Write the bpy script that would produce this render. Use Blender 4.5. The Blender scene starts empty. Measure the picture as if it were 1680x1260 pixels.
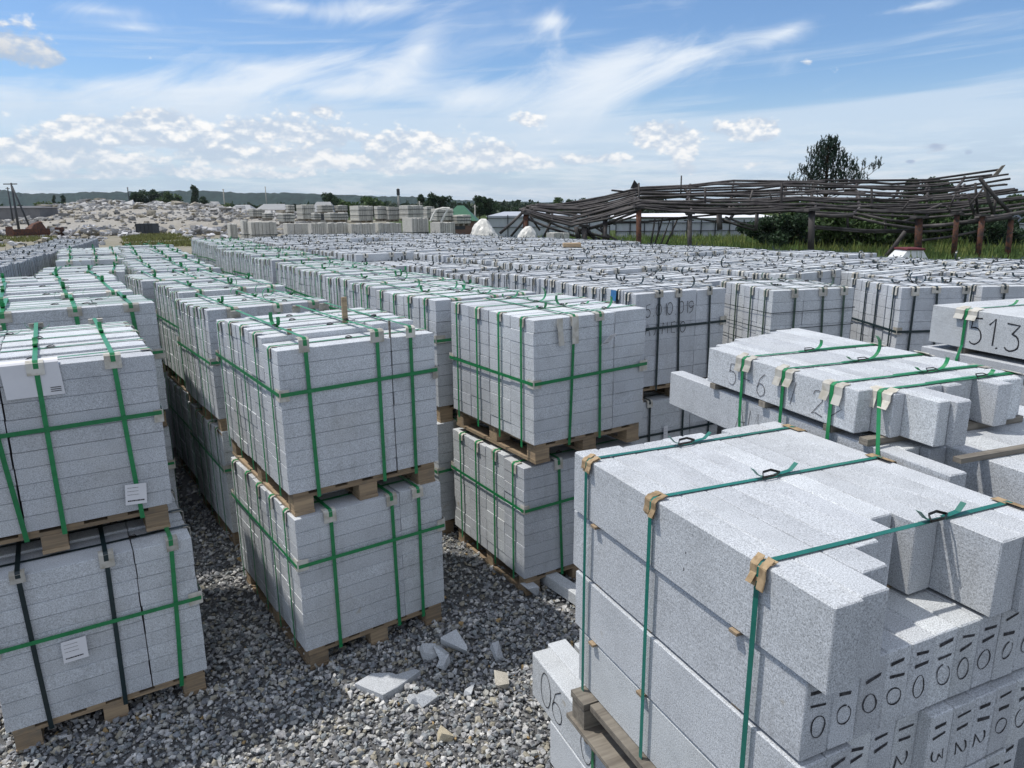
import bpy, bmesh, math, random
import numpy as np
from mathutils import Matrix, Vector
R = random.Random(7)
NR = np.random.default_rng(11)
rad = math.radians
S = bpy.context.scene
C = S.collection

# ------------------------------------------------------------------ camera
H, FPX, PITCH, ROLL = 2.8, 1176.25, rad(13.8116), rad(0.494)
_f = Vector((0, math.cos(PITCH), -math.sin(PITCH)))
_r0 = Vector((1, 0, 0))
_d0 = _f.cross(_r0)
_rt = _r0 * math.cos(ROLL) + _d0 * math.sin(ROLL)
_dn = _d0 * math.cos(ROLL) - _r0 * math.sin(ROLL)
cam = bpy.data.cameras.new('camera')
cam.sensor_width = 36
cam.lens = 36 * FPX / 1680
cam.clip_start = 0.05
cam.clip_end = 9000
co = bpy.data.objects.new('camera', cam)
C.objects.link(co)
m = Matrix.Identity(4)
for i in range(3):
    m[i][0], m[i][1], m[i][2] = _rt[i], -_dn[i], -_f[i]
m[2][3] = H
co.matrix_world = m
S.camera = co


def ray(px, py):
    return (_rt * ((px - 840) / FPX) + _dn * ((py - 630) / FPX) + _f)


def at(px, py, z):
    d = ray(px, py)
    t = (z - H) / d.z
    return Vector((d.x * t, d.y * t, z))


def atd(px, py, dist):
    """the point on the sight line of a photo pixel that lies dist metres ahead"""
    d = ray(px, py)
    t = dist / d.y
    return Vector((d.x * t, dist, H + d.z * t))


# ------------------------------------------------------------------ materials
def newmat(name):
    mt = bpy.data.materials.new(name)
    mt.use_nodes = True
    nt = mt.node_tree
    for n in list(nt.nodes):
        nt.nodes.remove(n)
    out = nt.nodes.new('ShaderNodeOutputMaterial')
    b = nt.nodes.new('ShaderNodeBsdfPrincipled')
    nt.links.new(b.outputs[0], out.inputs[0])
    return mt, nt, b


class G:
    """small node helper"""
    def __init__(s, nt):
        s.nt = nt

    def n(s, t, **k):
        nd = s.nt.nodes.new(t)
        for a, v in k.items():
            setattr(nd, a, v)
        return nd

    def l(s, a, b):
        s.nt.links.new(a, b)

    def val(s, sock, v):
        if hasattr(v, 'is_output'):
            s.l(v, sock)
        else:
            sock.default_value = v

    def math(s, op, a, b=0.0, c=0.0, clamp=False):
        nd = s.n('ShaderNodeMath', operation=op)
        nd.use_clamp = clamp
        s.val(nd.inputs[0], a)
        s.val(nd.inputs[1], b)
        s.val(nd.inputs[2], c)
        return nd.outputs[0]

    def mix(s, f, a, b, blend='MIX'):
        nd = s.n('ShaderNodeMix', data_type='RGBA', blend_type=blend)
        s.val(nd.inputs[0], f)
        s.val(nd.inputs[6], a)
        s.val(nd.inputs[7], b)
        return nd.outputs[2]

    def ramp(s, f, stops):
        nd = s.n('ShaderNodeValToRGB')
        s.l(f, nd.inputs[0])
        e = nd.color_ramp.elements
        while len(e) < len(stops):
            e.new(0.5)
        for el, (p, c) in zip(e, stops):
            el.position = p
            el.color = c if len(c) == 4 else (*c, 1)
        return nd.outputs[0]

    def noise(s, vec, scale, detail=2.0, rough=0.5, dist=0.0):
        nd = s.n('ShaderNodeTexNoise')
        if vec is not None:
            s.l(vec, nd.inputs['Vector'])
        nd.inputs['Scale'].default_value = scale
        nd.inputs['Detail'].default_value = detail
        nd.inputs['Roughness'].default_value = rough
        nd.inputs['Distortion'].default_value = dist
        return nd.outputs[0]

    def smooth(s, v, a, b):
        nd = s.n('ShaderNodeMapRange', interpolation_type='SMOOTHSTEP')
        s.val(nd.inputs[0], v)
        nd.inputs[1].default_value = a
        nd.inputs[2].default_value = b
        return nd.outputs[0]


def g1(v):
    return (v, v, v, 1)


def objvec(g):
    tc = g.n('ShaderNodeTexCoord')
    oi = g.n('ShaderNodeObjectInfo')
    sc = g.math('MULTIPLY', oi.outputs['Random'], 37.0)
    va = g.n('ShaderNodeVectorMath', operation='ADD')
    g.l(tc.outputs['Object'], va.inputs[0])
    g.l(sc, va.inputs[1])
    return va.outputs[0], oi


def granite(name, base, grain=210.0, contrast=1.0, warm=0.0, lines=False, stain=0.5):
    mt, nt, b = newmat(name)
    g = G(nt)
    v, oi = objvec(g)
    n1 = g.noise(v, grain, 3.0, 0.65)
    n2 = g.noise(v, grain * 2.3, 1.0, 0.5)
    n3 = g.noise(v, 5.0, 4.0, 0.6)
    sp = g.math('ADD', g.math('MULTIPLY', n1, 0.65), g.math('MULTIPLY', n2, 0.35))
    lo, hi = 0.5 - 0.16 / contrast, 0.5 + 0.14 / contrast
    d = 0.40
    sp = g.ramp(sp, [(lo, g1(d)), (0.47, g1(0.86)), (0.53, g1(1.04)), (hi, g1(1.32))])
    base4 = (*base, 1)
    col = g.mix(1.0, base4, sp, 'MULTIPLY')
    large = g.ramp(n3, [(0.25, g1(0.84)), (0.5, g1(1.0)), (0.8, g1(1.1))])
    col = g.mix(1.0, col, large, 'MULTIPLY')
    # rusty and dusty stains on single stones
    n4 = g.noise(v, 7.0, 3.0, 0.55)
    stf = g.math('MULTIPLY', g.smooth(n4, 0.70, 0.80), stain)
    col = g.mix(stf, col, (0.30, 0.25, 0.16, 1))
    n5 = g.noise(v, 1.7, 3.0, 0.6)
    col = g.mix(g.math('MULTIPLY', g.smooth(n5, 0.5, 0.75), 0.30 * stain), col, (0.40, 0.38, 0.33, 1))
    mpv = g.n('ShaderNodeMapping')
    g.l(v, mpv.inputs['Vector'])
    mpv.inputs['Scale'].default_value = (14, 14, 1.6)
    n6 = g.noise(mpv.outputs[0], 1.0, 4.0, 0.6)
    col = g.mix(g.math('MULTIPLY', g.smooth(n6, 0.54, 0.74), 0.34 * stain), col, (0.30, 0.30, 0.30, 1))
    at_ = g.n('ShaderNodeAttribute', attribute_name='tone')
    col = g.mix(1.0, col, at_.outputs['Color'], 'MULTIPLY')
    ov = g.ramp(oi.outputs['Random'], [(0.0, (0.93, 0.93, 0.94, 1)), (0.5, (1, 1, 1, 1)), (1.0, (1.05, 1.05, 1.03, 1))])
    col = g.mix(1.0, col, ov, 'MULTIPLY')
    g.l(col, b.inputs['Base Color'])
    b.inputs['Roughness'].default_value = 0.78
    b.inputs['Specular IOR Level'].default_value = 0.25
    bp = g.n('ShaderNodeBump')
    bp.inputs['Strength'].default_value = 0.22
    bp.inputs['Distance'].default_value = 0.003
    g.l(n1, bp.inputs['Height'])
    if lines:
        mp = g.n('ShaderNodeMapping')
        g.l(v, mp.inputs['Vector'])
        mp.inputs['Scale'].default_value = (6, 6, 90)
        nl = g.noise(mp.outputs[0], 1.0, 3.0, 0.6)
        b2 = g.n('ShaderNodeBump')
        b2.inputs['Strength'].default_value = 0.25
        b2.inputs['Distance'].default_value = 0.004
        g.l(nl, b2.inputs['Height'])
        g.l(bp.outputs[0], b2.inputs['Normal'])
        g.l(b2.outputs[0], b.inputs['Normal'])
    else:
        g.l(bp.outputs[0], b.inputs['Normal'])
    return mt


def plain(name, col, rough=0.6, vary=0.15, scale=20.0, spec=0.4, col2=None, metal=0.0, bump=0.0, thr=(0.4, 0.65)):
    mt, nt, b = newmat(name)
    g = G(nt)
    v, oi = objvec(g)
    n1 = g.noise(v, scale, 4.0, 0.6)
    c = g.mix(g.smooth(n1, *thr), (*col, 1), (*(col2 or [x * (1 - vary) for x in col]), 1))
    ov = g.ramp(oi.outputs['Random'], [(0.0, g1(1 - vary)), (1.0, g1(1 + vary))])
    c = g.mix(1.0, c, ov, 'MULTIPLY')
    g.l(c, b.inputs['Base Color'])
    b.inputs['Roughness'].default_value = rough
    b.inputs['Specular IOR Level'].default_value = spec
    b.inputs['Metallic'].default_value = metal
    if bump:
        bp = g.n('ShaderNodeBump')
        bp.inputs['Strength'].default_value = 0.6
        bp.inputs['Distance'].default_value = bump
        g.l(n1, bp.inputs['Height'])
        g.l(bp.outputs[0], b.inputs['Normal'])
    return mt


def wood(name, c1, c2, rough=0.8):
    mt, nt, b = newmat(name)
    g = G(nt)
    v, oi = objvec(g)
    mp = g.n('ShaderNodeMapping')
    g.l(v, mp.inputs['Vector'])
    mp.inputs['Scale'].default_value = (4, 4, 60)
    mp2 = g.n('ShaderNodeMapping')
    g.l(v, mp2.inputs['Vector'])
    mp2.inputs['Scale'].default_value = (3, 50, 50)
    n1 = g.math('MULTIPLY', g.math('ADD', g.noise(mp.outputs[0], 1.0, 4, 0.6, 0.4), g.noise(mp2.outputs[0], 1.0, 4, 0.6, 0.4)), 0.5)
    n2 = g.noise(v, 9.0, 4, 0.6)
    c = g.mix(g.smooth(n1, 0.38, 0.62), (*c1, 1), (*c2, 1))
    c = g.mix(g.math('MULTIPLY', g.smooth(n2, 0.5, 0.75), 0.6), c, (0.16, 0.145, 0.12, 1))
    ov = g.ramp(oi.outputs['Random'], [(0.0, g1(0.75)), (1.0, g1(1.2))])
    c = g.mix(1.0, c, ov, 'MULTIPLY')
    g.l(c, b.inputs['Base Color'])
    b.inputs['Roughness'].default_value = rough
    bp = g.n('ShaderNodeBump')
    bp.inputs['Strength'].default_value = 0.5
    bp.inputs['Distance'].default_value = 0.003
    g.l(n1, bp.inputs['Height'])
    g.l(bp.outputs[0], b.inputs['Normal'])
    return mt


def attrmat(name, attr, rough=0.85, scale=60.0, amt=0.35, spec=0.25, bump=0.0, trans=0.0):
    mt, nt, b = newmat(name)
    g = G(nt)
    v, oi = objvec(g)
    n1 = g.noise(v, scale, 4.0, 0.65)
    a = g.n('ShaderNodeAttribute', attribute_name=attr)
    k = g.ramp(n1, [(0.3, g1(1 - amt)), (0.7, g1(1 + amt))])
    c = g.mix(1.0, a.outputs['Color'], k, 'MULTIPLY')
    g.l(c, b.inputs['Base Color'])
    b.inputs['Roughness'].default_value = rough
    b.inputs['Specular IOR Level'].default_value = spec
    if bump:
        bp = g.n('ShaderNodeBump')
        bp.inputs['Strength'].default_value = 0.7
        bp.inputs['Distance'].default_value = bump
        g.l(n1, bp.inputs['Height'])
        g.l(bp.outputs[0], b.inputs['Normal'])
    if trans:
        out = nt.nodes['Material Output'] if 'Material Output' in nt.nodes else [n for n in nt.nodes if n.type == 'OUTPUT_MATERIAL'][0]
        tr = g.n('ShaderNodeBsdfTranslucent')
        g.l(c, tr.inputs['Color'])
        mx = g.n('ShaderNodeMixShader')
        mx.inputs[0].default_value = trans
        g.l(b.outputs[0], mx.inputs[1])
        g.l(tr.outputs[0], mx.inputs[2])
        g.l(mx.outputs[0], out.inputs[0])
    return mt


M = {}
M['slab'] = granite('granite_slab', (0.535, 0.560, 0.585), 190.0, 0.85, lines=True, stain=0.8)
M['beam'] = granite('granite_beam', (0.505, 0.527, 0.548), 235.0, 1.15, lines=True, stain=0.55)
M['old'] = granite('weathered_granite', (0.52, 0.51, 0.465), 60.0, 0.9, stain=0.9)
M['green'] = plain('green_strap', (0.016, 0.20, 0.068), 0.36, 0.15, 30, 0.5)
M['teal'] = plain('teal_strap', (0.012, 0.15, 0.115), 0.34, 0.12, 30, 0.5)
M['dark'] = plain('dark_strap', (0.010, 0.024, 0.028), 0.38, 0.2, 30, 0.5)
M['sage'] = plain('sage_strap', (0.06, 0.10, 0.075), 0.45, 0.2, 30, 0.4)
M['card'] = plain('white_card', (0.50, 0.485, 0.44), 0.9, 0.25, 14, 0.2, (0.36, 0.335, 0.28))
M['kraft'] = plain('brown_card', (0.36, 0.265, 0.16), 0.9, 0.2, 40, 0.2, (0.24, 0.17, 0.10))
M['paper'] = plain('white_paper', (0.68, 0.68, 0.70), 0.8, 0.05, 6, 0.3)
M['ink'] = plain('black_marker', (0.018, 0.018, 0.022), 0.6, 0.3, 60, 0.3, (0.05, 0.05, 0.055))
M['pencil'] = plain('grey_pencil', (0.07, 0.07, 0.08), 0.7, 0.3, 60, 0.2, (0.13, 0.13, 0.14))
M['wire'] = plain('buckle_wire', (0.06, 0.055, 0.05), 0.4, 0.3, 60, 0.5, metal=0.7)
M['wood'] = wood('pallet_wood', (0.36, 0.265, 0.165), (0.235, 0.175, 0.115))
M['wood2'] = wood('weathered_wood', (0.25, 0.225, 0.185), (0.14, 0.122, 0.10))
M['rust'] = plain('rusty_steel', (0.12, 0.055, 0.035), 0.85, 0.25, 6, 0.2, (0.045, 0.035, 0.035), bump=0.004)
M['char'] = plain('charred_pipe', (0.078, 0.070, 0.066), 0.7, 0.4, 1.2, 0.35, (0.024, 0.020, 0.020), bump=0.004)
M['rubble'] = attrmat('rubble', 'tone', 0.9, 3.0, 0.3, bump=0.02)
M['gravel'] = attrmat('gravel', 'tone', 0.85, 55.0, 0.35, bump=0.002)
M['leaf'] = attrmat('leaves', 'tone', 0.65, 2.0, 0.3, 0.3, trans=0.25)
M['bark'] = plain('bark', (0.09, 0.065, 0.045), 0.9, 0.3, 8, 0.1, bump=0.02)
M['metalsheet'] = plain('grey_sheet_fence', (0.42, 0.445, 0.48), 0.5, 0.06, 0.7, 0.4)
M['darkmetal'] = plain('dark_metal', (0.03, 0.035, 0.04), 0.5, 0.2, 4, 0.4)
M['white'] = plain('white_paint', (0.72, 0.73, 0.74), 0.6, 0.06, 3, 0.3)
M['redpaint'] = plain('red_paint', (0.13, 0.03, 0.035), 0.6, 0.1, 3, 0.3)
M['greenroof'] = plain('green_roof', (0.02, 0.11, 0.055), 0.5, 0.1, 2, 0.4)
M['concrete'] = plain('concrete', (0.34, 0.33, 0.30), 0.9, 0.2, 3, 0.2)
M['film'] = plain('white_film', (0.72, 0.70, 0.64), 0.45, 0.08, 5, 0.4, (0.5, 0.49, 0.46))
M['blue'] = plain('blue_card', (0.06, 0.2, 0.42), 0.8, 0.1, 9, 0.2)
M['darkconc'] = plain('dark_concrete', (0.15, 0.15, 0.155), 0.9, 0.2, .6, 0.2)
M['roofgrey'] = plain('grey_roof', (0.27, 0.28, 0.29), 0.6, 0.1, .6, 0.3)
M['brick'] = plain('dull_brick', (0.19, 0.12, 0.095), 0.9, 0.2, 3, 0.2)


# ------------------------------------------------------------------ mesh building
class MB:
    def __init__(s):
        s.v, s.f, s.t = [], [], []

    def add(s, vs, fs, tone=1.0):
        o = len(s.v)
        s.v.extend([tuple(p) for p in vs])
        tn = tone if isinstance(tone, (tuple, list)) else (tone, tone, tone)
        s.t.extend([tn] * len(vs))
        s.f.extend([tuple(i + o for i in f) for f in fs])
        return s

    def box(s, x0, x1, y0, y1, z0, z1, tone=1.0, mtx=None):
        vs = [(x, y, z) for z in (z0, z1) for y in (y0, y1) for x in (x0, x1)]
        if mtx is not None:
            vs = [tuple(mtx @ Vector(p)) for p in vs]
        return s.add(vs, [(0, 2, 3, 1), (4, 5, 7, 6), (0, 1, 5, 4), (1, 3, 7, 5), (3, 2, 6, 7), (2, 0, 4, 6)], tone)

    def cbox(s, x0, x1, y0, y1, z0, z1, c=0.004, tone=1.0, jit=0.0):
        """block with small chamfers: rings at four heights, each an octagon"""
        j = lambda: R.uniform(-jit, jit)
        vs, fs = [], []
        for z, i in ((z0, c), (z0 + c, 0), (z1 - c, 0), (z1, c)):
            k = c
            a, b_, d, e = x0 + i, x1 - i, y0 + i, y1 - i
            for p in ((a + k, d), (b_ - k, d), (b_, d + k), (b_, e - k), (b_ - k, e), (a + k, e), (a, e - k), (a, d + k)):
                vs.append((p[0] + j(), p[1] + j(), z + j()))
        for r in range(3):
            for q in range(8):
                fs.append((r * 8 + q, r * 8 + (q + 1) % 8, r * 8 + 8 + (q + 1) % 8, r * 8 + 8 + q))
        fs.append(tuple(range(7, -1, -1)))
        fs.append(tuple(range(24, 32)))
        return s.add(vs, fs, tone)

    def column(s, x0, x1, y0, y1, z0, n, h, jit=0.0015, tone=1.0):
        """a pile of slabs as one body: full-size rings for each slab, recessed rings at the joints"""
        g = 0.003
        rings, tones = [], []
        for i in range(n):
            dx, dy = R.gauss(0, jit), R.gauss(0, jit * 0.8)
            dx2, dy2 = R.gauss(0, jit * 0.7), R.gauss(0, jit * 0.6)
            za, zb = z0 + i * h, z0 + (i + 1) * h
            t = tone * R.uniform(0.95, 1.05)
            full = lambda z: [(x0 + dx, y0 + dy, z), (x1 + dx2, y0 + dy, z), (x1 + dx2, y1 + dy2, z), (x0 + dx, y1 + dy2, z)]
            ins = lambda z, q: [(x0 + dx + q, y0 + dy + q, z), (x1 + dx2 - q, y0 + dy + q, z), (x1 + dx2 - q, y1 + dy2 - q, z), (x0 + dx + q, y1 + dy2 - q, z)]
            rings.append(ins(za + 0.0006, 0.006)); tones.append(t)
            rings.append(full(za + g)); tones.append(t)
            rings.append(full(zb - g)); tones.append(t)
            rings.append(ins(zb - 0.0006, 0.006 if i < n - 1 else 0.004)); tones.append(t)
        o = len(s.v)
        for r_, t in zip(rings, tones):
            s.v.extend(r_)
            s.t.extend([(t, t, t)] * 4)
        k = len(rings)
        for r_ in range(k - 1):
            for q in range(4):
                a = o + r_ * 4
                s.f.append((a + q, a + (q + 1) % 4, a + 4 + (q + 1) % 4, a + 4 + q))
        s.f.append((o + 3, o + 2, o + 1, o))
        a = o + (k - 1) * 4
        s.f.append((a, a + 1, a + 2, a + 3))
        return s

    def ribbon(s, pts, wdir, width, th=0.0012, tone=1.0):
        """flat band along pts; wdir is the direction of its width"""
        P = [Vector(p) for p in pts]
        w0 = Vector(wdir).normalized()
        vs, fs = [], []
        n = len(P)
        for i in range(n):
            d = (P[min(i + 1, n - 1)] - P[max(i - 1, 0)])
            if d.length < 1e-9:
                d = Vector((0, 0, 1))
            d.normalize()
            nn = w0.cross(d)
            if nn.length < 1e-6:
                nn = Vector((0, 0, 1))
            nn.normalize()
            for a, b_ in ((-1, -1), (1, -1), (1, 1), (-1, 1)):
                vs.append(P[i] + w0 * (a * width / 2) + nn * (b_ * th / 2))
        for i in range(n - 1):
            for q in range(4):
                a = i * 4
                fs.append((a + q, a + (q + 1) % 4, a + 4 + (q + 1) % 4, a + 4 + q))
        fs.append((3, 2, 1, 0))
        fs.append(tuple(range(n * 4 - 4, n * 4)))
        return s.add(vs, fs, tone)

    def tube(s, pts, r, n=6, tone=1.0, r2=None):
        P = [Vector(p) for p in pts]
        k = len(P)
        vs, fs = [], []
        up = Vector((0, 0, 1))
        for i in range(k):
            d = (P[min(i + 1, k - 1)] - P[max(i - 1, 0)]).normalized()
            a = d.cross(up if abs(d.z) < 0.95 else Vector((1, 0, 0))).normalized()
            b_ = a.cross(d)
            rr = r if r2 is None else r + (r2 - r) * i / max(k - 1, 1)
            for q in range(n):
                th = 2 * math.pi * q / n
                vs.append(P[i] + a * (math.cos(th) * rr) + b_ * (math.sin(th) * rr))
        for i in range(k - 1):
            for q in range(n):
                fs.append((i * n + q, i * n + (q + 1) % n, i * n + n + (q + 1) % n, i * n + n + q))
        fs.append(tuple(range(n - 1, -1, -1)))
        fs.append(tuple(range((k - 1) * n, k * n)))
        return s.add(vs, fs, tone)

    def build(s, name, mat, parent=None, smooth=False):
        me = bpy.data.meshes.new(name)
        me.from_pydata(s.v, [], s.f)
        ca = me.color_attributes.new('tone', 'FLOAT_COLOR', 'POINT')
        arr = np.ones((len(s.v), 4), dtype=np.float32)
        if s.t:
            arr[:, :3] = np.array(s.t, dtype=np.float32)
        ca.data.foreach_set('color', arr.ravel())
        me.materials.append(mat)
        if smooth:
            me.polygons.foreach_set('use_smooth', [True] * len(me.polygons))
        me.update()
        o = bpy.data.objects.new(name, me)
        C.objects.link(o)
        if parent is not None:
            o.parent = parent
        return o


def npmesh(name, V, F, T, mat, parent=None, smooth=False):
    """numpy mesh: F is an (n,k) index array"""
    me = bpy.data.meshes.new(name)
    n, k = F.shape
    me.vertices.add(len(V))
    me.vertices.foreach_set('co', V.astype(np.float32).ravel())
    me.loops.add(n * k)
    me.loops.foreach_set('vertex_index', F.astype(np.int32).ravel())
    me.polygons.add(n)
    me.polygons.foreach_set('loop_start', np.arange(0, n * k, k, dtype=np.int32))
    me.polygons.foreach_set('loop_total', np.full(n, k, dtype=np.int32))
    me.polygons.foreach_set('use_smooth', np.full(n, smooth, dtype=bool))
    me.update(calc_edges=True)
    ca = me.color_attributes.new('tone', 'FLOAT_COLOR', 'POINT')
    arr = np.ones((len(V), 4), dtype=np.float32)
    arr[:, :3] = T
    ca.data.foreach_set('color', arr.ravel())
    me.materials.append(mat)
    o = bpy.data.objects.new(name, me)
    C.objects.link(o)
    if parent is not None:
        o.parent = parent
    return o


def tag(o, label, cat, group=None):
    o['label'] = label
    o['category'] = cat
    if group:
        o['group'] = group
    elif 'group' in o:
        del o['group']
    return o


def thing(name, label, cat, loc=(0, 0, 0), rz=0.0, group=None):
    o = bpy.data.objects.new(name, None)
    C.objects.link(o)
    o.empty_display_size = 0.2
    o.location = loc
    o.rotation_euler = (0, 0, rz)
    return tag(o, label, cat, group)


def struct(o, kind='structure'):
    o['kind'] = kind
    return o


def copy_tree(o, parent=None):
    c = o.copy()
    C.objects.link(c)
    c.parent = parent
    for ch in list(o.children):
        copy_tree(ch, c)
    return c


# ------------------------------------------------------------------ hand writing (single strokes on a plane)
def arc(cx, cy, rx, ry, a0, a1, n=14):
    return [(cx + rx * math.cos(rad(a0 + (a1 - a0) * i / n)), cy + ry * math.sin(rad(a0 + (a1 - a0) * i / n))) for i in range(n + 1)]


GL = {
    '0': [arc(.3, .5, .27, .48, 100, 460, 18)],
    '1': [[(.25, .95), (.3, .0)]],
    'i': [[(.08, .75), (.3, 1.0), (.3, 0)]],
    '2': [arc(.3, .72, .26, .26, 160, -30, 9) + [(.05, .02), (.25, .06), (.6, 0)]],
    '3': [[(.05, .97), (.5, .95), (.25, .6)] + arc(.27, .3, .28, .3, 80, -140, 10)],
    '5': [[(.5, 1.0), (.14, .96), (.1, .58)] + arc(.26, .32, .27, .32, 110, -130, 10)],
    '6': [[(.5, .98), (.2, .75), (.06, .35)] + arc(.3, .26, .25, .27, 170, -190, 14)],
    '7': [[(.05, .95), (.5, .95), (.25, 0)]],
    '9': [arc(.3, .72, .24, .26, 0, 350, 14) + [(.52, .55), (.42, .2), (.15, .0)]],
    '.': [[(.1, .0), (.14, .04), (.16, 0)]],
    '-': [[(.05, .45), (.5, .42)]],
    '>': [[(.05, .9), (.5, .5), (.0, .1)]],
    'A': [[(0, 0), (.28, 1), (.55, 0)], [(.1, .35), (.5, .38)]],
    'M': [[(0, 0), (.1, .95), (.3, .3), (.55, .95), (.6, 0)]],
    'a': [arc(.22, .25, .2, .25, 40, 380, 12), [(.42, .5), (.42, .1), (.55, .0)]],
    'L': [[(.0, .0), (.12, .15), (.3, .95), (.5, 0)]],
    'E': [[(.45, .95), (.08, .9), (.05, .05), (.5, .02)], [(.05, .5), (.38, .52)]],
    'O': [arc(.3, .45, .28, .45, 80, 440, 16)],
    'P': [[(.02, 0), (.06, .95), (.5, .9), (.5, 0)]],
    'K': [[(.05, .95), (.05, 0)], [(.5, .95), (.08, .5), (.5, 0)]],
    ' ': [],
}


def write(text, origin, ax, ay, size, mat, parent, width=0.006, name='marker_writing', adv=0.75, wob=0.02, part=True):
    """text drawn with a marker on a plane (ax: reading direction, ay: up in the writing), local space of parent"""
    ax, ay = Vector(ax).normalized(), Vector(ay).normalized()
    n = ax.cross(ay).normalized()
    O = Vector(origin) + n * 0.0016
    mb = MB()
    x = 0.0
    for ch in text:
        for st in GL.get(ch, []):
            ox, oy = R.uniform(-wob, wob), R.uniform(-wob, wob)
            P = [O + ax * ((x + p[0] + ox + R.uniform(-wob, wob) * .3) * size) + ay * ((p[1] + oy + R.uniform(-wob, wob) * .3) * size) for p in st]
            vs, fs = [], []
            k = len(P)
            for i in range(k):
                d = (P[min(i + 1, k - 1)] - P[max(i - 1, 0)]).normalized()
                sd = n.cross(d) * (width * R.uniform(.8, 1.15) / 2)
                vs += [P[i] + sd, P[i] - sd]
            for i in range(k - 1):
                fs.append((2 * i, 2 * i + 1, 2 * i + 3, 2 * i + 2))
            mb.add(vs, fs)
        x += adv * (0.5 if ch in '.1i ' else 1.0)
    return mb.build(name, mat, parent)


# ------------------------------------------------------------------ packs of slabs
def curl(mb, p, dirv, wdir, r, ang, w, first=0.02):
    """a loose strap end that bends up from the top of a pack"""
    d = Vector(dirv).normalized()
    P = [Vector(p), Vector(p) + d * first + Vector((0, 0, .003))]
    c = P[-1] + Vector((0, 0, r))
    for i in range(1, 11):
        a = ang * i / 10
        P.append(c + d * (math.sin(a) * r) - Vector((0, 0, math.cos(a) * r)))
    mb.ribbon(P, wdir, w)


def pad_geo(mb, p, out, along, w, lt, ls, th=0.003, flare=0.003):
    """cardboard bent over an edge: p on the edge, out: horizontal outward normal, along: edge direction"""
    p, o, a = Vector(p), Vector(out).normalized(), Vector(along).normalized()
    z = Vector((0, 0, 1))
    prof = [p - o * lt + z * (.003 + flare * R.uniform(.1, .8)), p - o * lt * .5 + z * .004, p - o * .008 + z * .004, p + o * .004 - z * .006,
            p + o * .004 - z * ls * .5, p + o * (.004 + flare * R.uniform(.1, 1.0)) - z * ls]
    mb.ribbon(prof, a, w, th)


def pallet(parent, W, D, mat, detail, h=0.145):
    x0, x1, y0, y1 = .02, W - .02, .02, D - .02
    mb = MB()
    nb = 6
    bw = .1
    for yy in (y0, (y0 + y1) / 2 - .05, y1 - .1):
        mb.box(x0, x1, yy, yy + .1, h - .044, h - .0225)
    for i in range(nb):
        xx = x0 + (x1 - x0 - bw) * i / (nb - 1)
        mb.box(xx, xx + bw * R.uniform(.9, 1.0), y0 - .006, y1 + .006, h - .022, h - .001)
    blocks = []
    for xx in (x0 + .002, (x0 + x1) / 2 - .06, x1 - .122):
        for yy in (y0 + .002, (y0 + y1) / 2 - .05, y1 - .102):
            blocks.append((xx, xx + .12, yy - .004, yy + .1, .022, h - .0445))
    skids = [(xx - .002, xx + .122, y0 - .008, y1 + .008, 0.0, .0215) for xx in (x0 + .002, (x0 + x1) / 2 - .06, x1 - .122)]
    if detail < 2:
        for b_ in blocks + skids:
            mb.box(*b_)
        return mb.build('pallet', mat, parent)
    p = mb.build('pallet', mat, parent)
    for b_ in blocks:
        MB().box(*b_).build('pallet_block', mat, p)
    for b_ in skids:
        MB().box(*b_).build('skid_board', mat, p)
    return p


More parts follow.
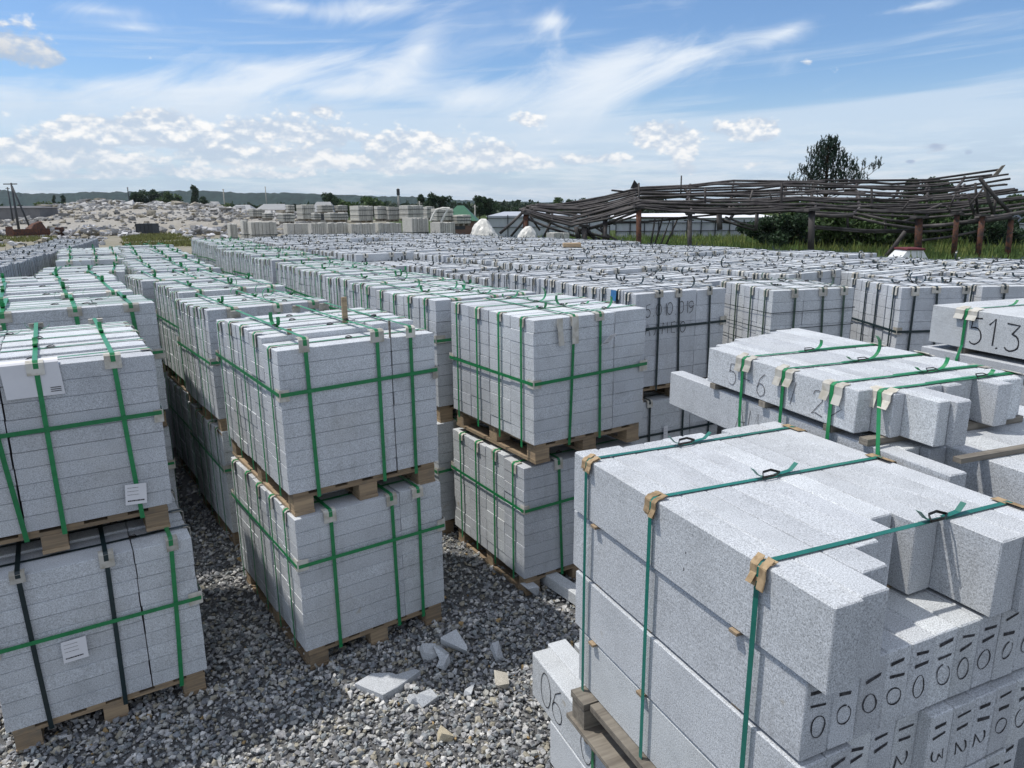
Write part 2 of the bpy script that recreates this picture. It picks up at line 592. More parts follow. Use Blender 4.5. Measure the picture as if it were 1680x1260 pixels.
def make_pack(W, D, layers=10, lh=0.0875, ncol=5, split=(0.68,), sm='green', hm='green', pm='card', detail=1, sm2=None, hoop=0.62,
              curls=0.6, xs=None, zj=0.012, h0=0.145, wood_m='wood', name='granite_pack', pads=True, hoops=1, tone=1.0, lenstraps=True, cj=0.006, mat='slab'):
    """one strapped pallet of granite slabs, front left corner at the origin, x along the front"""
    root = thing(name, '', 'stone pack')
    pallet(root, W, D, M[wood_m], detail)
    cw = D / ncol
    ztop = []
    cuts = [0.0] + [s_ * W for s_ in split] + [W]
    for c in range(ncol):
        y0, y1 = c * cw + R.uniform(.001, .006), (c + 1) * cw - R.uniform(.001, .009)
        lay = layers
        hz = lh * lay
        hh = hz * (1 + R.uniform(-zj, zj) / hz)
        t = tone * R.uniform(.95, 1.05)
        zt = 0
        for k in range(len(cuts) - 1):
            xo = R.uniform(-cj, cj)
            xa = cuts[k] + (R.uniform(0, .003) if k else xo)
            xb = cuts[k + 1] + (R.uniform(-.008, -.001) if k < len(cuts) - 2 else xo)
            hk = hh * (1 + R.uniform(-zj, zj) * .4 / hz)
            MB().column(xa, xb, y0, y1, h0, lay, hk / lay, tone=t).build('slab_column', M[mat], root)
            zt = max(zt, h0 + hk)
        ztop.append(zt)
    zm = max(ztop)
    sw = .023
    off = .012
    # straps over each column, parallel to the front
    if lenstraps:
        for c in range(ncol):
            y = (c + .5) * cw + R.uniform(-.03, .03)
            z = ztop[c] + .003
            mb = MB()
            o2 = off + .004
            mb.ribbon([(-o2, y, .1), (-o2, y, z * .5), (-o2, y, z - .012), (-o2 + .012, y, z + .004), (W * .25, y, z + .001), (W * .6, y, z + .001), (W + o2 - .012, y, z + .004),
                       (W + o2, y, z - .012), (W + o2, y, z * .5), (W + o2, y, .1)], (0, 1, 0), sw)
            xk = W * R.uniform(.3, .75)
            if R.random() < curls:
                for sg in (-1, 1):
                    if R.random() < .62:
                        curl(mb, (xk + sg * .01, y, z + .003), (sg, R.uniform(-.2, .2), 0), (0, 1, 0), R.uniform(.025, .065), R.uniform(.9, 3.4) if R.random() < .7 else R.uniform(.8, 1.5), sw)
            st = mb.build('strap', M[sm], root)
            if detail >= 1:
                b_ = MB()
                b_.tube([(xk - .022, y - .012, z + .006), (xk - .008, y + .012, z + .010), (xk + .012, y + .012, z + .012), (xk + .022, y - .010, z + .006)], .0028, 5)
                b_.box(xk - .016, xk + .016, y - .011, y + .011, z + .002, z + .006)
                b_.build('buckle', M['wire'], st)
            if pads:
                for xe, o_ in ((0.0, -1), (W, 1)):
                    if detail < 2 and o_ > 0:
                        continue
                    pb = MB()
                    pad_geo(pb, (xe - o_ * .002 + o_ * .010, y + R.uniform(-.006, .006), ztop[c]), (o_, 0, 0), (0, 1, 0), R.uniform(.045, .075), R.uniform(.03, .055), R.uniform(.05, .085))
                    pb.build('corner_pad', M[pm], root)
    # straps from front to back
    for x in (xs or (.17 * W, .58 * W, .86 * W)):
        z = zm + .006
        mb = MB()
        xt = x + R.uniform(-.03, .03)
        xb = x + R.uniform(-.02, .05)
        mb.ribbon([(xb, -off, .1), ((xb + xt) / 2, -off, z * .5), (xt, -off, z - .012), (xt, -off + .012, z + .002), (xt, D * .5, z), (xt, D + off - .012, z + .002), (xt, D + off, z - .012), (xt, D + off, .1)], (1, 0, 0), sw)
        yk = D * R.uniform(.25, .7)
        if R.random() < curls + .15:
            for sg in (-1, 1):
                curl(mb, (xt, yk + sg * .01, z + .003), (0, sg, 0), (1, 0, 0), R.uniform(.025, .055), R.uniform(.8, 2.2), sw)
        st = mb.build('strap', M[sm2 or sm], root)
        if detail >= 1:
            b_ = MB()
            b_.box(xt - .012, xt + .012, yk - .018, yk + .018, z + .002, z + .007)
            b_.tube([(xt - .012, yk - .024, z + .006), (xt + .012, yk - .008, z + .011), (xt + .012, yk + .012, z + .011), (xt - .012, yk + .022, z + .006)], .0028, 5)
            b_.build('buckle', M['wire'], st)
        if pads:
            for ye, o_ in ((0.0, -1), (D, 1)):
                if detail < 2 and o_ > 0:
                    continue
                pb = MB()
                pad_geo(pb, (xt + R.uniform(-.006, .006), ye + o_ * .007, zm), (0, o_, 0), (1, 0, 0), R.uniform(.06, .09), R.uniform(.03, .05), R.uniform(.05, .08))
                pb.build('corner_pad', M[pm], root)
    # hoop straps
    for k in range(hoops):
        hz = h0 + (zm - h0) * (hoop if hoops == 1 else .25 + .17 * k + R.uniform(-.02, .02))
        o3 = off + .006
        mb = MB()
        ww = sw if hoops == 1 else .006
        q = [(-o3, -o3), (W + o3, -o3), (W + o3, D + o3), (-o3, D + o3), (-o3, -o3)]
        P = []
        sag = [0, R.uniform(-.01, .03), 0, R.uniform(-.02, .02), 0]
        for (a, b_), (c_, d_), s1, s2 in zip(q, q[1:], sag, sag[1:]):
            ln = math.hypot(c_ - a, d_ - b_)
            ux, uy = (c_ - a) / ln, (d_ - b_) / ln
            P += [(a + ux * .012, b_ + uy * .012, hz + s1), (c_ - ux * .012, d_ - uy * .012, hz + s2)]
        P.append(P[0])
        mb.ribbon(P, (0, 0, 1), ww)
        mb.build('hoop_strap', M[hm], root)
        if pads and hoops == 1:
            for xe, ye, sx, sy in ((0, 0, -1, -1), (W, 0, 1, -1), (0, D, -1, 1)):
                pb = MB()
                x_, y_ = xe + sx * .0135, ye + sy * .0135
                w_ = R.uniform(.05, .09)
                zc = hz + R.uniform(-.01, .01)
                pb.ribbon([(x_ - sx * R.uniform(.04, .09), y_ + sy * .003, zc), (x_ - sx * .02, y_ + sy * .001, zc), (x_ - sx * .002, y_ + sy * .001, zc), (x_ + sx * .001, y_ - sy * .002, zc), (x_ + sx * .001, y_ - sy * .02, zc), (x_ + sx * .002, y_ - sy * R.uniform(.04, .07), zc)], (0, 0, 1), w_, .0025)
                pb.build('corner_pad', M[pm], root)
    root['h'] = zm
    return root


YAW = rad(34)
U = Vector((math.cos(YAW), math.sin(YAW), 0))
V = Vector((-math.sin(YAW), math.cos(YAW), 0))


def uvp(u, v, z=0.0):
    p = U * u + V * v
    p.z = z
    return p


def place(o, x, y, z, yaw, label, group):
    o.location = (x, y, z)
    o.rotation_euler = (0, 0, yaw)
    tag(o, label, 'stone pack', group)
    return o


def add_tag(root, p, ax, up, w, h, lines=3, name='paper_tag', tilt=0.0):
    """white paper tag with rows of small print"""
    ax, up = Vector(ax).normalized(), Vector(up).normalized()
    if tilt:
        q = Matrix.Rotation(tilt, 3, ax.cross(up))
        ax, up = q @ ax, q @ up
    n = ax.cross(up)
    p = Vector(p) + n * .004
    mb = MB()
    vs = []
    for k in (0, 1):
        for a, b_ in ((0, 0), (1, 0), (1, 1), (0, 1)):
            vs.append(p + ax * (a * w) + up * (b_ * h) + n * (k * .001 + .006 * (b_ == 0)))
    mb.add(vs, [(3, 2, 1, 0), (4, 5, 6, 7), (0, 1, 5, 4), (1, 2, 6, 5), (2, 3, 7, 6), (3, 0, 4, 7)])
    t = mb.build(name, M['paper'], root)
    mb = MB()
    for i in range(lines + 1):
        yy = h * (.82 - .17 * i) if i < lines else h * .16
        hh = .0022 if i < lines else .007
        x = .1 * w
        while x < w * (.62 if i < lines else .78):
            l_ = R.uniform(.02, .09) * w * (1.4 if i == lines else 1)
            base = p + n * (.0022 + .006 * (1 - yy / h))
            mb.add([base + ax * x + up * yy, base + ax * (x + l_) + up * yy, base + ax * (x + l_) + up * (yy + hh), base + ax * x + up * (yy + hh)], [(0, 1, 2, 3)])
            x += l_ + .012 * w
    mb.build('small_print', M['ink'], t)
    return t


GRN = 'green strapped slab packs beside the gravel aisle'
DRK = 'dark strapped slab packs filling the yard'

# --- the stack beside the aisle with the upright stick
mt = make_pack(.99, 1.42, 10, .0885, 5, (.70,), 'green', 'green', detail=2, hoop=.665, xs=(.17, .61, .83), curls=.25, zj=.024)
place(mt, -1.303, 3.921, 1.03, rad(35.0), 'green strapped slab pack with a wooden stick standing on top, on another pack', GRN)
MB().box(.60, .635, .52, .535, 1.03, 1.21).build('wooden_stick', M['wood'], mt)
MB().box(.16, .185, .30, .315, 1.03, 1.075).build('wooden_stick', M['wood'], mt)
MB().box(.686, .698, .010, .017, .95, 1.11).build('wooden_stick', M['wood2'], mt)
mb_ = make_pack(.985, 1.40, 10, .0875, 5, (.69,), 'green', 'green', detail=2, hoop=.66, xs=(.20, .60, .80), curls=.0)
place(mb_, -1.279, 3.899, 0.005, rad(35.6), 'green strapped slab pack on gravel carrying the pack with the upright stick', GRN)
# --- the stack with the dangling tag
ntp = make_pack(1.01, 1.17, 10, .0875, 4, (.70,), 'green', 'green', detail=2, hoop=.50, xs=(.30, .56), curls=1.0, zj=.006)
place(ntp, .150, 4.712, 1.055, rad(32.9), 'green strapped slab pack with a white tag dangling from its front strap', GRN)
add_tag(ntp, (.545, -.03, .80), (1, 0, .35), (.25, -.5, .8), .085, .10, tilt=-.4)
MB().ribbon([(.20, -.019, 1.015), (.20, -.022, .95), (.21, -.028, .83)], (1, 0, 0), .045, .003).build('cardboard_strip', M['card'], ntp)
MB().ribbon([(.33, -.020, 1.015), (.33, -.022, .95), (.33, -.026, .83)], (1, 0, 0), .055, .003).build('cardboard_strip', M['card'], ntp)
nbp = make_pack(1.005, 1.12, 10, .0875, 4, (.62,), 'green', 'green', detail=2, hoop=.62, xs=(.30, .60), curls=.0)
place(nbp, .084, 4.763, 0.005, rad(31.5), 'green strapped slab pack on gravel below the pack with the dangling tag', GRN)
# --- the stack with the white paper sheet
LY = rad(32.5)
lu, lv = Vector((math.cos(LY), math.sin(LY), 0)), Vector((-math.sin(LY), math.cos(LY), 0))
LW = 1.16
lf = Vector((-1.95, 3.82, 0)) - lu * LW
lt = make_pack(LW, 1.50, 10, .0885, 5, (.40,), 'green', 'green', detail=2, hoop=.60, xs=(.36 * LW, .52 * LW, .86 * LW), curls=.7, zj=.02)
place(lt, lf.x, lf.y, 1.03, LY, 'green strapped slab pack with a white paper sheet bent over its top edge', GRN)
MB().ribbon([(.60, .07, 1.040), (.60, .004, 1.038), (.60, -.007, 1.03), (.605, -.008, .95), (.61, -.011, .86)], (1, 0, 0), .25, .002).build('paper_sheet', M['paper'], lt)
mbp = MB()
for i in range(3):
    mbp.box(.675, .722, -.0135, -.0122, .878 + .010 * i, .8815 + .010 * i)
mbp.build('small_print', M['ink'], lt)
add_tag(lt, (.93, -.022, .20), (1, 0, .12), (-.12, 0, 1), .105, .115, tilt=-.2)
LB = (at(342, 1098, .15) - at(21, 1190, .15)).length + .02
lbf = Vector((at(342, 1098, .15).x, at(342, 1098, .15).y, 0)) - lu * LB
lb = make_pack(LB, 1.47, 10, .0865, 5, (.70,), 'dark', 'green', detail=2, hoop=.55, xs=(.155 * LB, .565 * LB, .86 * LB), curls=0, sm2='dark')
place(lb, lbf.x, lbf.y, 0.005, LY, 'slab pack on gravel with dark and green straps and a square white tag', GRN)
add_tag(lb, (.30 * LB, -.024, .47), (1, 0, .02), (0, 0, 1), .115, .12)
k = [o for o in lb.children if o.name.startswith('strap')][-1]
k.data.materials[0] = M['green']

# --- prototypes
P1 = []
for i in range(4):
    P1.append(make_pack(1.0, 1.25, 10, .0875, (5, 6, 5, 4)[i], ((.68,), (), (.5,), (.4,))[i], 'green', 'green', detail=1, hoop=R.uniform(.5, .7), curls=.75, zj=.018))
P2 = []
for i in range(5):
    P2.append(make_pack(1.0, 1.25, (7, 10, 9, 10, 8)[i], .875 / (7, 10, 9, 10, 8)[i], (5, 6, 5, 7, 6)[i], ((), (.6,), (.7,), (), (.35,))[i], 'dark', 'dark', detail=1, hoop=R.uniform(.5, .7), curls=.55, zj=.012))
P3 = [make_pack(1.0, 1.2, 10, .0875, (9, 12)[i], (), 'dark', 'dark', detail=0, curls=.9, pads=False, hoop=.5, zj=.012) for i in range(2)]
used = set()


def put(proto, u0, v0, W, D, yaw, z, label, group):
    o = proto if proto not in used else copy_tree(proto)
    used.add(proto)
    p = uvp(u0, v0)
    W0, D0 = (1.0, 1.2) if proto in P3 else (1.0, 1.25)
    place(o, p.x, p.y, z, yaw, label, group)
    o.scale = (W / W0, D / D0, 1)
    return o


ORD = ['first', 'second', 'third', 'fourth', 'fifth', 'sixth', 'seventh', 'eighth', 'ninth', 'tenth', 'eleventh', 'twelfth', 'thirteenth',
       'fourteenth', 'fifteenth', 'sixteenth', 'seventeenth', 'eighteenth', 'nineteenth', 'twentieth']
ZT = 1.03
low = MB()          # the lower tier deep inside the yard, hidden under the upper packs


def lower(u0, v0, W, D, yaw):
    c, s_ = math.cos(yaw), math.sin(yaw)
    p = uvp(u0, v0)
    mt_ = Matrix.Translation(p) @ Matrix.Rotation(yaw, 4, 'Z')
    low.box(.03, W - .03, .03, D - .03, 0, .12, .5, mt_)
    low.box(.0, W, .01, D - .01, .121, 1.02, .92, mt_)


def rowfill(name, protos, u0, W, vs, yaw, group, start=1, colour='green', low_ind=0, jit=.03, tail=False):
    for i, (v0, D) in enumerate(vs):
        k_ = i + start
        uu = u0(i) if callable(u0) else u0
        uu += R.uniform(-jit, jit)
        yw = yaw + rad(R.uniform(-1.5, 1.5))
        dz = R.uniform(-.03, .02) - (.085 if R.random() < .10 and v0 > 7 else 0)
        lab = '%s strapped slab pack, %s back in the %s' % (colour, ORD[k_ - 1], name)
        put(R.choice(protos), uu, v0, W, D, yw, ZT + dz, lab, group)
        if i < low_ind:
            put(R.choice(protos), uu + R.uniform(-.03, .03), v0 + R.uniform(-.03, .03), W, D, yw, .005, 'lower slab pack on gravel, %s back in the %s' % (ORD[k_ - 1], name), group)
        else:
            lower(uu, v0, W, D, yw)


def seq(v0, D, gap, n, j=.04):
    out = []
    v = v0
    for _ in range(n):
        d = D + R.uniform(-j, j)
        out.append((v, d))
        v += d + gap + R.uniform(0, .05)
    return out


# row behind the paper sheet pack
rowfill('row of the paper sheet', P1, lambda i: (-.42, -.44, -.38)[i], 1.27, [(6.42, 1.02), (7.62, 1.62), (9.40, .90)], YAW, GRN, 2, low_ind=2, jit=.0)
p = at(68.6, 439, 2.05)
rowfill('row of the paper sheet', P1, lambda i: (.1, .3, .42, .5, .62)[i], 1.0, seq(10.9, 1.22, .08, 5), rad(28), GRN, 5)
# row behind the upright stick
rowfill('row of the upright stick', P1, lambda i: (1.14, 1.17, 1.05)[i], 1.0, [(5.95, 1.22), (7.30, 1.25), (8.78, 1.4)], YAW, GRN, 2, low_ind=2, jit=0)
rowfill('row of the upright stick', P1, lambda i: 1.2 + .12 * i, 1.02, seq(10.45, 1.2, .12, 7), rad(33), GRN, 5)
# row behind the dangling tag
rowfill('row of the dangling tag', P1, lambda i: (2.72, 2.86, 2.9, 3.0)[i], 1.0, [(5.13, 1.50), (6.85, 1.42), (8.35, 1.05), (9.45, 1.1)], YAW, GRN, 2, low_ind=2, jit=0)
rowfill('row of the dangling tag', P1, lambda i: 3.1 + .1 * i, 1.02, seq(11.1, 1.22, .07, 7), YAW, GRN, 6)
# dark row beside the dirt track: yaw 23
zy = rad(23)
zv = Vector((-math.sin(zy), math.cos(zy), 0))
zu = Vector((math.cos(zy), math.sin(zy), 0))
for i in range(9):
    p = Vector((-7.0, 9.8, 0)) - zu * 1.0 + zv * (1.27 * i)
    uu, vv = p.dot(U), p.dot(V)
    put(P3[i % 2], uu, vv, 1.0, 1.22, zy, ZT + R.uniform(-.02, .02), 'dark strapped slab pack, %s back in the row beside the dirt track' % ORD[i], DRK)
    lower(uu, vv, 1.0, 1.22, zy)
# dark rows
dfr = make_pack(1.10, 1.62, 6, .146, 9, (.66,), 'dark', 'dark', detail=2, hoop=.62, xs=(.24, .50, .90), curls=.7, zj=.012, cj=.006)
place(dfr, 1.105, 6.37, 1.03, rad(29), 'dark strapped slab pack with black handwriting on its front', DRK)
write('5.010.019', (.10, -.014, .80), (1, 0, 0), (0, 0, 1), .115, M['ink'], dfr, .007, wob=.05)
write('ALMEO', (.10, -.014, .63), (1, 0, 0), (0, 0, 1), .11, M['ink'], dfr, .007, wob=.06, adv=.95)
MB().ribbon([(-.024, .29, 1.025), (-.026, .29, .98), (-.03, .29, .93)], (0, 1, 0), .08, .003).build('corner_pad', M['blue'], dfr)
dlo = make_pack(1.08, 1.6, 6, .146, 6, (.66,), 'dark', 'dark', detail=1, curls=0, wood_m='wood')
place(dlo, 1.115, 6.38, .005, rad(29), 'dark strapped slab pack in shade below the handwritten pack', DRK)
add_tag(dlo, (.36, -.02, .60), (1, 0, 0), (0, 0, 1), .05, .16)
rowfill('row of the handwritten pack', P2, lambda i: (4.68, 4.75, 4.8)[i], 1.02, [(6.40, 1.0), (7.50, 1.15), (8.72, 1.2)], YAW, DRK, 2, 'dark', 1, jit=0)
rowfill('row of the handwritten pack', P2, lambda i: 4.5 + .05 * i, 1.05, seq(10.0, 1.2, .05, 8), YAW, DRK, 5, 'dark')
e1 = make_pack(.86, .95, 8, .1095, 4, (.38,), 'sage', 'dark', detail=2, xs=(.22, .53, .76), curls=.7, hoops=4, zj=.004, cj=.004, tone=1.05)
place(e1, 2.38, 6.51, 1.03, rad(14), 'pale slab pack bound with four thin dark wires around its sides', DRK)
e2 = make_pack(.86, .95, 8, .1095, 4, (.38,), 'sage', 'dark', detail=1, xs=(.22, .53, .76), curls=0, hoops=1)
place(e2, 2.39, 6.53, .005, rad(14), 'pale slab pack below the pack bound with four thin wires', DRK)
f1 = make_pack(.66, .95, 8, .1085, 4, (), 'dark', 'dark', detail=2, xs=(.12, .36, .59), curls=.7, hoop=.52, zj=.004, cj=.004, tone=1.05)
place(f1, 3.66, 6.72, 1.03, rad(3), 'narrow pale slab pack with black straps beside the big block marked 51.39', DRK)
f0 = make_pack(.66, .95, 8, .1085, 4, (), 'dark', 'dark', detail=1, xs=(.12, .36, .59), curls=0)
place(f0, 3.66, 6.74, .005, rad(3), 'narrow slab pack below the pale one beside block 51.39', DRK)
g1_ = make_pack(.95, .95, 8, .109, 4, (), 'dark', 'dark', detail=1, xs=(.20, .52, .80), curls=.7, hoop=.52, zj=.004)
place(g1_, 4.44, 6.76, 1.03, rad(2), 'dark strapped slab pack seen just above the block marked 51.39', DRK)
g0 = make_pack(.95, .95, 8, .109, 4, (), 'dark', 'dark', detail=0, xs=(.20, .52, .80), curls=0)
place(g0, 4.44, 6.78, .005, rad(2), 'slab pack under the one seen just above block 51.39', DRK)
rowfill('row of the wire bound pack', P2, lambda i: 5.72, 1.0, seq(5.15, 1.22, .06, 13), YAW, DRK, 2, 'dark')
rowfill('row of the narrow pale pack', P2, lambda i: 6.82, 1.0, seq(4.75, 1.22, .06, 14), YAW, DRK, 2, 'dark')
rowfill('third row from the grass', P2, lambda i: 7.9, 1.0, seq(4.15, 1.22, .05, 14), YAW, DRK, 1, 'dark')
rowfill('second row from the grass', P2, lambda i: 8.98, 1.0, seq(3.0, 1.22, .05, 15), YAW, DRK, 1, 'dark')
rowfill('row along the grass edge', P2, lambda i: 10.06, .95, seq(2.3, 1.22, .05, 14), YAW, DRK, 1, 'dark')
for i, (x, y) in enumerate(((5.55, 7.2), (5.9, 8.4))):
    o = copy_tree(P2[i])
    place(o, x, y, ZT, rad(10), 'dark strapped slab pack peeping over block 51.39, %s behind it' % ORD[i], DRK)
struct(low.build('lower_tier_packs', M['slab']), 'stuff')


# ------------------------------------------------------------------ big beam pile with the 110 marks
def beam_pile(root, layers, mat, name='granite_beam'):
    """layers: (z0, z1, [(x0, x1, y_near, y_far)])"""
    for z0, z1, bs in layers:
        for x0, x1, ya, yb in bs:
            MB().cbox(x0, x1, ya, yb, z0, z1, .0042, R.uniform(.89, 1.05), .0012).build(name, mat, root)


FY = rad(24.6)
fp = thing('granite_beam_pack', 'large pack of heavy pale granite beams with teal straps, stepped ends and 110 marks', 'stone pack', (.806, 1.606, .76), FY)
ZB = 0.0
t = .265
xw = .106
e1_ = [0, .012, .10, .215, .245, .335, .25, .05, .03, .06]
top = [(i * xw, (i + 1) * xw - .003, e1_[i], 1.322 - R.uniform(0, .035) * (i > 0) - (.05 if i in (6,) else 0)) for i in range(10)]
ly = [(3 * t + .009, 4 * t, top)]
ly.append((2 * t + .009, 3 * t - .002, [(i * .104 + .012, (i + 1) * .104 + .0105, .072 + (.0 if i < 8 else -.004), 1.335 + R.uniform(-.02, .01)) for i in range(10)]))
e3 = [.062, .064, .085, .087, .086, .045, .043, .043, .045, .043]
ly.append((1 * t + .009, 2 * t - .002, [(i * .104 + .006, (i + 1) * .104 + .0045, e3[i], 1.32 + R.uniform(-.02, .01)) for i in range(10)]))
ly.append((.009, 1 * t - .002, [(i * .104 + .012, (i + 1) * .104 + .0105, .05 + R.uniform(-.01, .02), 1.30 + R.uniform(-.02, .01)) for i in range(10)]))
beam_pile(fp, ly, M['beam'])
# spacers
for k in range(1, 4):
    for yy in (.32, .78, 1.13):
        MB().box(-.012 if (k, yy) in ((3, .32), (3, 1.13), (1, .78), (1, 1.13)) else .02, 1.04, yy, yy + .035, k * t - .0015, k * t + .0085).build('wooden_spacer', M['wood'], fp)
# pallet below: boards along x, bottom boards along y
pl = MB()
pl.box(-.055, 1.10, 1.12, 1.23, -.022, .0085)
pl.box(-.03, .06, .02, 1.11, -.021, .0083)
pl.box(.062, 1.10, .60, .71, -.030, .0085)
pl.box(.062, 1.10, .10, .21, -.030, .0085)
po = pl.build('pallet', M['wood2'], fp)
for xx in (-.05, .47, .98):
    for yy in (1.12, .60, .10):
        MB().box(xx, xx + .10, yy + .004, yy + .104, -.118, -.0305).build('pallet_block', M['wood2'], po)
    MB().box(xx - .015, xx + .10, -.05, 1.25, -.138, -.1185).build('skid_board', M['wood2'], po)
# straps
for i, (yl, yr) in enumerate(((1.205, 1.17), (.77, .72), (.256, .22))):
    z = 4 * t + .005
    mb = MB()
    xr = 1.066
    mb.ribbon([(-.012, yl + .0, -.02), (-.013, yl, 2 * t), (-.013, yl, z - .012), (.0, yl, z + .001), (xr * .33, yl + (yr - yl) * .33, z), (xr * .66, yl + (yr - yl) * .66, z), (xr - .012, yr, z + .001), (xr + .013, yr, z - .012), (xr + .013, yr, 2 * t), (xr + .013, yr, -.02)], (0, 1, 0), .0195)
    xk = (.46, .50, .70)[i]
    yk = yl + (yr - yl) * xk / xr
    mb.ribbon([(xk + .03, yk, z + .004), (xk + .10, yk, z + .010), (xk + .135, yk + .006, z + .032)], (0, 1, 0), .0195)
    mb.ribbon([(xk - .02, yk, z + .004), (xk - .05, yk + .004, z + .012), (xk - .075, yk + .012, z + .040)], (0, 1, 0), .0195)
    st = mb.build('strap', M['teal'], fp)
    b_ = MB()
    for q in range(3):
        b_.tube([(xk - .045, yk - .014, z + .006 + .003 * q), (xk - .02, yk + .014, z + .014 + .003 * q), (xk + .02, yk + .016, z + .016 + .003 * q), (xk + .045, yk - .004, z + .010 + .003 * q), (xk + .01, yk - .018, z + .008 + .003 * q), (xk - .045, yk - .014, z + .006 + .003 * q)], .0022, 5)
    b_.build('buckle', M['wire'], st)
    pb = MB()
    for s_ in (-1, 1):
        for q in range(2):
            ww = R.uniform(.020, .032)
            pad_geo(pb, (-.009 + .0012 * q, yl + s_ * (.004 + ww * .5), 4 * t + .0005 + .002 * q), (-1, 0, R.uniform(-.2, .2)), (0, 1, R.uniform(-.12, .12)), ww, R.uniform(.018, .055), R.uniform(.035, .075), .0018, R.uniform(.004, .02))
    pad_geo(pb, (-.008, yl, 4 * t), (-1, 0, 0), (0, 1, 0), .05, .035, .05, .0015, .002)
    pb.build('corner_pad', M['kraft'], fp)
    pb = MB()
    pad_geo(pb, (xr + .004, yr + .02, 4 * t), (1, 0, 0), (0, 1, 0), .05, .05, .05, .002, .02)
    pb.build('corner_pad', M['kraft'], fp)
    pb = MB()
    pad_geo(pb, (xr + .004, yr - .03, 4 * t), (1, 0, 0), (0, 1, 0), .06, .05, .05, .002, .02)
    pb.build('corner_pad', M['kraft'], fp)


def mark(bx0, bx1, y, zlo, zhi, txt, ink='ink'):
    """digits turned a quarter, reading downwards, as on the beam ends"""
    w = bx1 - bx0
    size = w * .62
    step = (zhi - zlo) * .82 / max(len(txt), 3)
    z = zhi - .035
    mb = MB()
    for ch in txt:
        if ch == '1':
            zz = z - R.uniform(.0, .008)
            sl = R.uniform(-.012, .012)
            xa, xb = bx0 + w * R.uniform(.16, .25), bx0 + w * R.uniform(.66, .8)
            hh = R.uniform(.005, .009)
            mb.add([(xa, y - .0016, zz - hh), (xb, y - .0016, zz - hh * .8 + sl), (xb + .002, y - .0016, zz + hh * .6 + sl), (xa - .002, y - .0016, zz + hh * .6)], [(0, 1, 2, 3)])
            z -= .044
        else:
            cx, cz = bx0 + w * R.uniform(.42, .56), z - R.uniform(.027, .037)
            pts = GL[ch][0] if ch in '23' else arc(.3, .5, .27, .48, R.uniform(60, 130), R.uniform(400, 500), 18)
            rx = w * R.uniform(.22, .31)
            rz = R.uniform(.028, .040)
            sh, eg = R.uniform(-.35, .25), R.uniform(-.3, .3)
            P = []
            for i, (a, b2) in enumerate(pts):
                if ch in '23':
                    x_, z_ = (b2 - .5) * .055, -(a - .3) * .085
                else:
                    x_, z_ = (a - .3) / .27 * rx * (1 + eg * (b2 - .5)), (b2 - .5) / .48 * rz
                    x_ *= 1 + .05 * math.sin(i * .9 + eg * 9)
                P.append(Vector((cx + x_ + sh * z_ * .5, y - .0016, cz + z_ + sh * x_ * .4)))
            vs, fs = [], []
            for i in range(len(P)):
                d = (P[min(i + 1, len(P) - 1)] - P[max(i - 1, 0)]).normalized()
                sd = Vector((0, 1, 0)).cross(d) * .0021 * (1 + .5 * math.sin(i * .7)) * R.uniform(.8, 1.3)
                vs += [P[i] + sd, P[i] - sd]
            for i in range(len(P) - 1):
                fs.append((2 * i, 2 * i + 1, 2 * i + 3, 2 * i + 2))
            mb.add(vs, fs)
            z -= .075
    return mb.build('marker_number', M[ink], fp)


for i in range(10):
    b_ = ly[1][2][i]
    mark(b_[0], b_[1], b_[2], ly[1][0], ly[1][1] - (.035 if i in (1, 2) else 0), ('10' if i in (1, 2) else '110'))
for i, tx in enumerate(('', '11', '11', '11', '112', '113', '112', '112', '110', '110')):
    b_ = ly[2][2][i]
    if tx:
        mark(b_[0], b_[1], b_[2], ly[2][0], ly[2][1], tx)
for i, tx in enumerate(('', '', '1', '11', '17', '11', '71', '11', '110', '11')):
    b_ = ly[3][2][i]
    if tx:
        mark(b_[0], b_[1], b_[2], ly[3][0], ly[3][1], tx.replace('7', '1'))

n_ = Vector((-math.cos(FY), -math.sin(FY), 0))
p_ = Vector((.806, 1.606, 0))
for px, py, hh in ((1125, 907, .009), (1122, 934, .013)):
    d_ = ray(px, py)
    q = Vector((0, 0, H)) + d_ * ((p_ - Vector((0, 0, H))).dot(n_) / d_.dot(n_))
    q = Matrix.Rotation(-FY, 3, 'Z') @ (q - Vector((.806, 1.606, .76)))
    MB().cbox(-.0008, .004, q.y - .0022, q.y + .0022, q.z - hh / 2, q.z + hh / 2, .0005).build('drill_mark', M['ink'], fp)

# ------------------------------------------------------------------ pile of beams under it (mark 06)
f0y = rad(16)
uu_ = Vector((math.cos(f0y), math.sin(f0y), 0))
org = at(873, 1070, .62)
bp_ = thing('granite_beam_pack', 'low pack of granite beams on gravel marked 06, under the heavy beam pack', 'stone pack', (org.x, org.y, 0), rad(24))
ly0 = [(.375, .62, [(0, .104, -1.75, 0), (.106, .21, -1.70, .035), (.23, .334, -1.7, -.02), (.336, .44, -1.7, -.03), (.442, .60, -1.7, -.03), (.602, .80, -1.7, -.03), (.802, 1.1, -1.7, -.03)]),
       (.125, .368, [(.0, .104, -1.7, -.20), (.106, .21, -1.7, -.14), (.212, .5, -1.7, -.14), (.502, .8, -1.7, -.14), (.802, 1.1, -1.7, -.14)])]
beam_pile(bp_, ly0, M['beam'])
for yy in (-.35, -.85, -1.35):
    MB().box(.01, 1.09, yy, yy + .1, .0, .122).build('wooden_skid', M['wood2'], bp_)
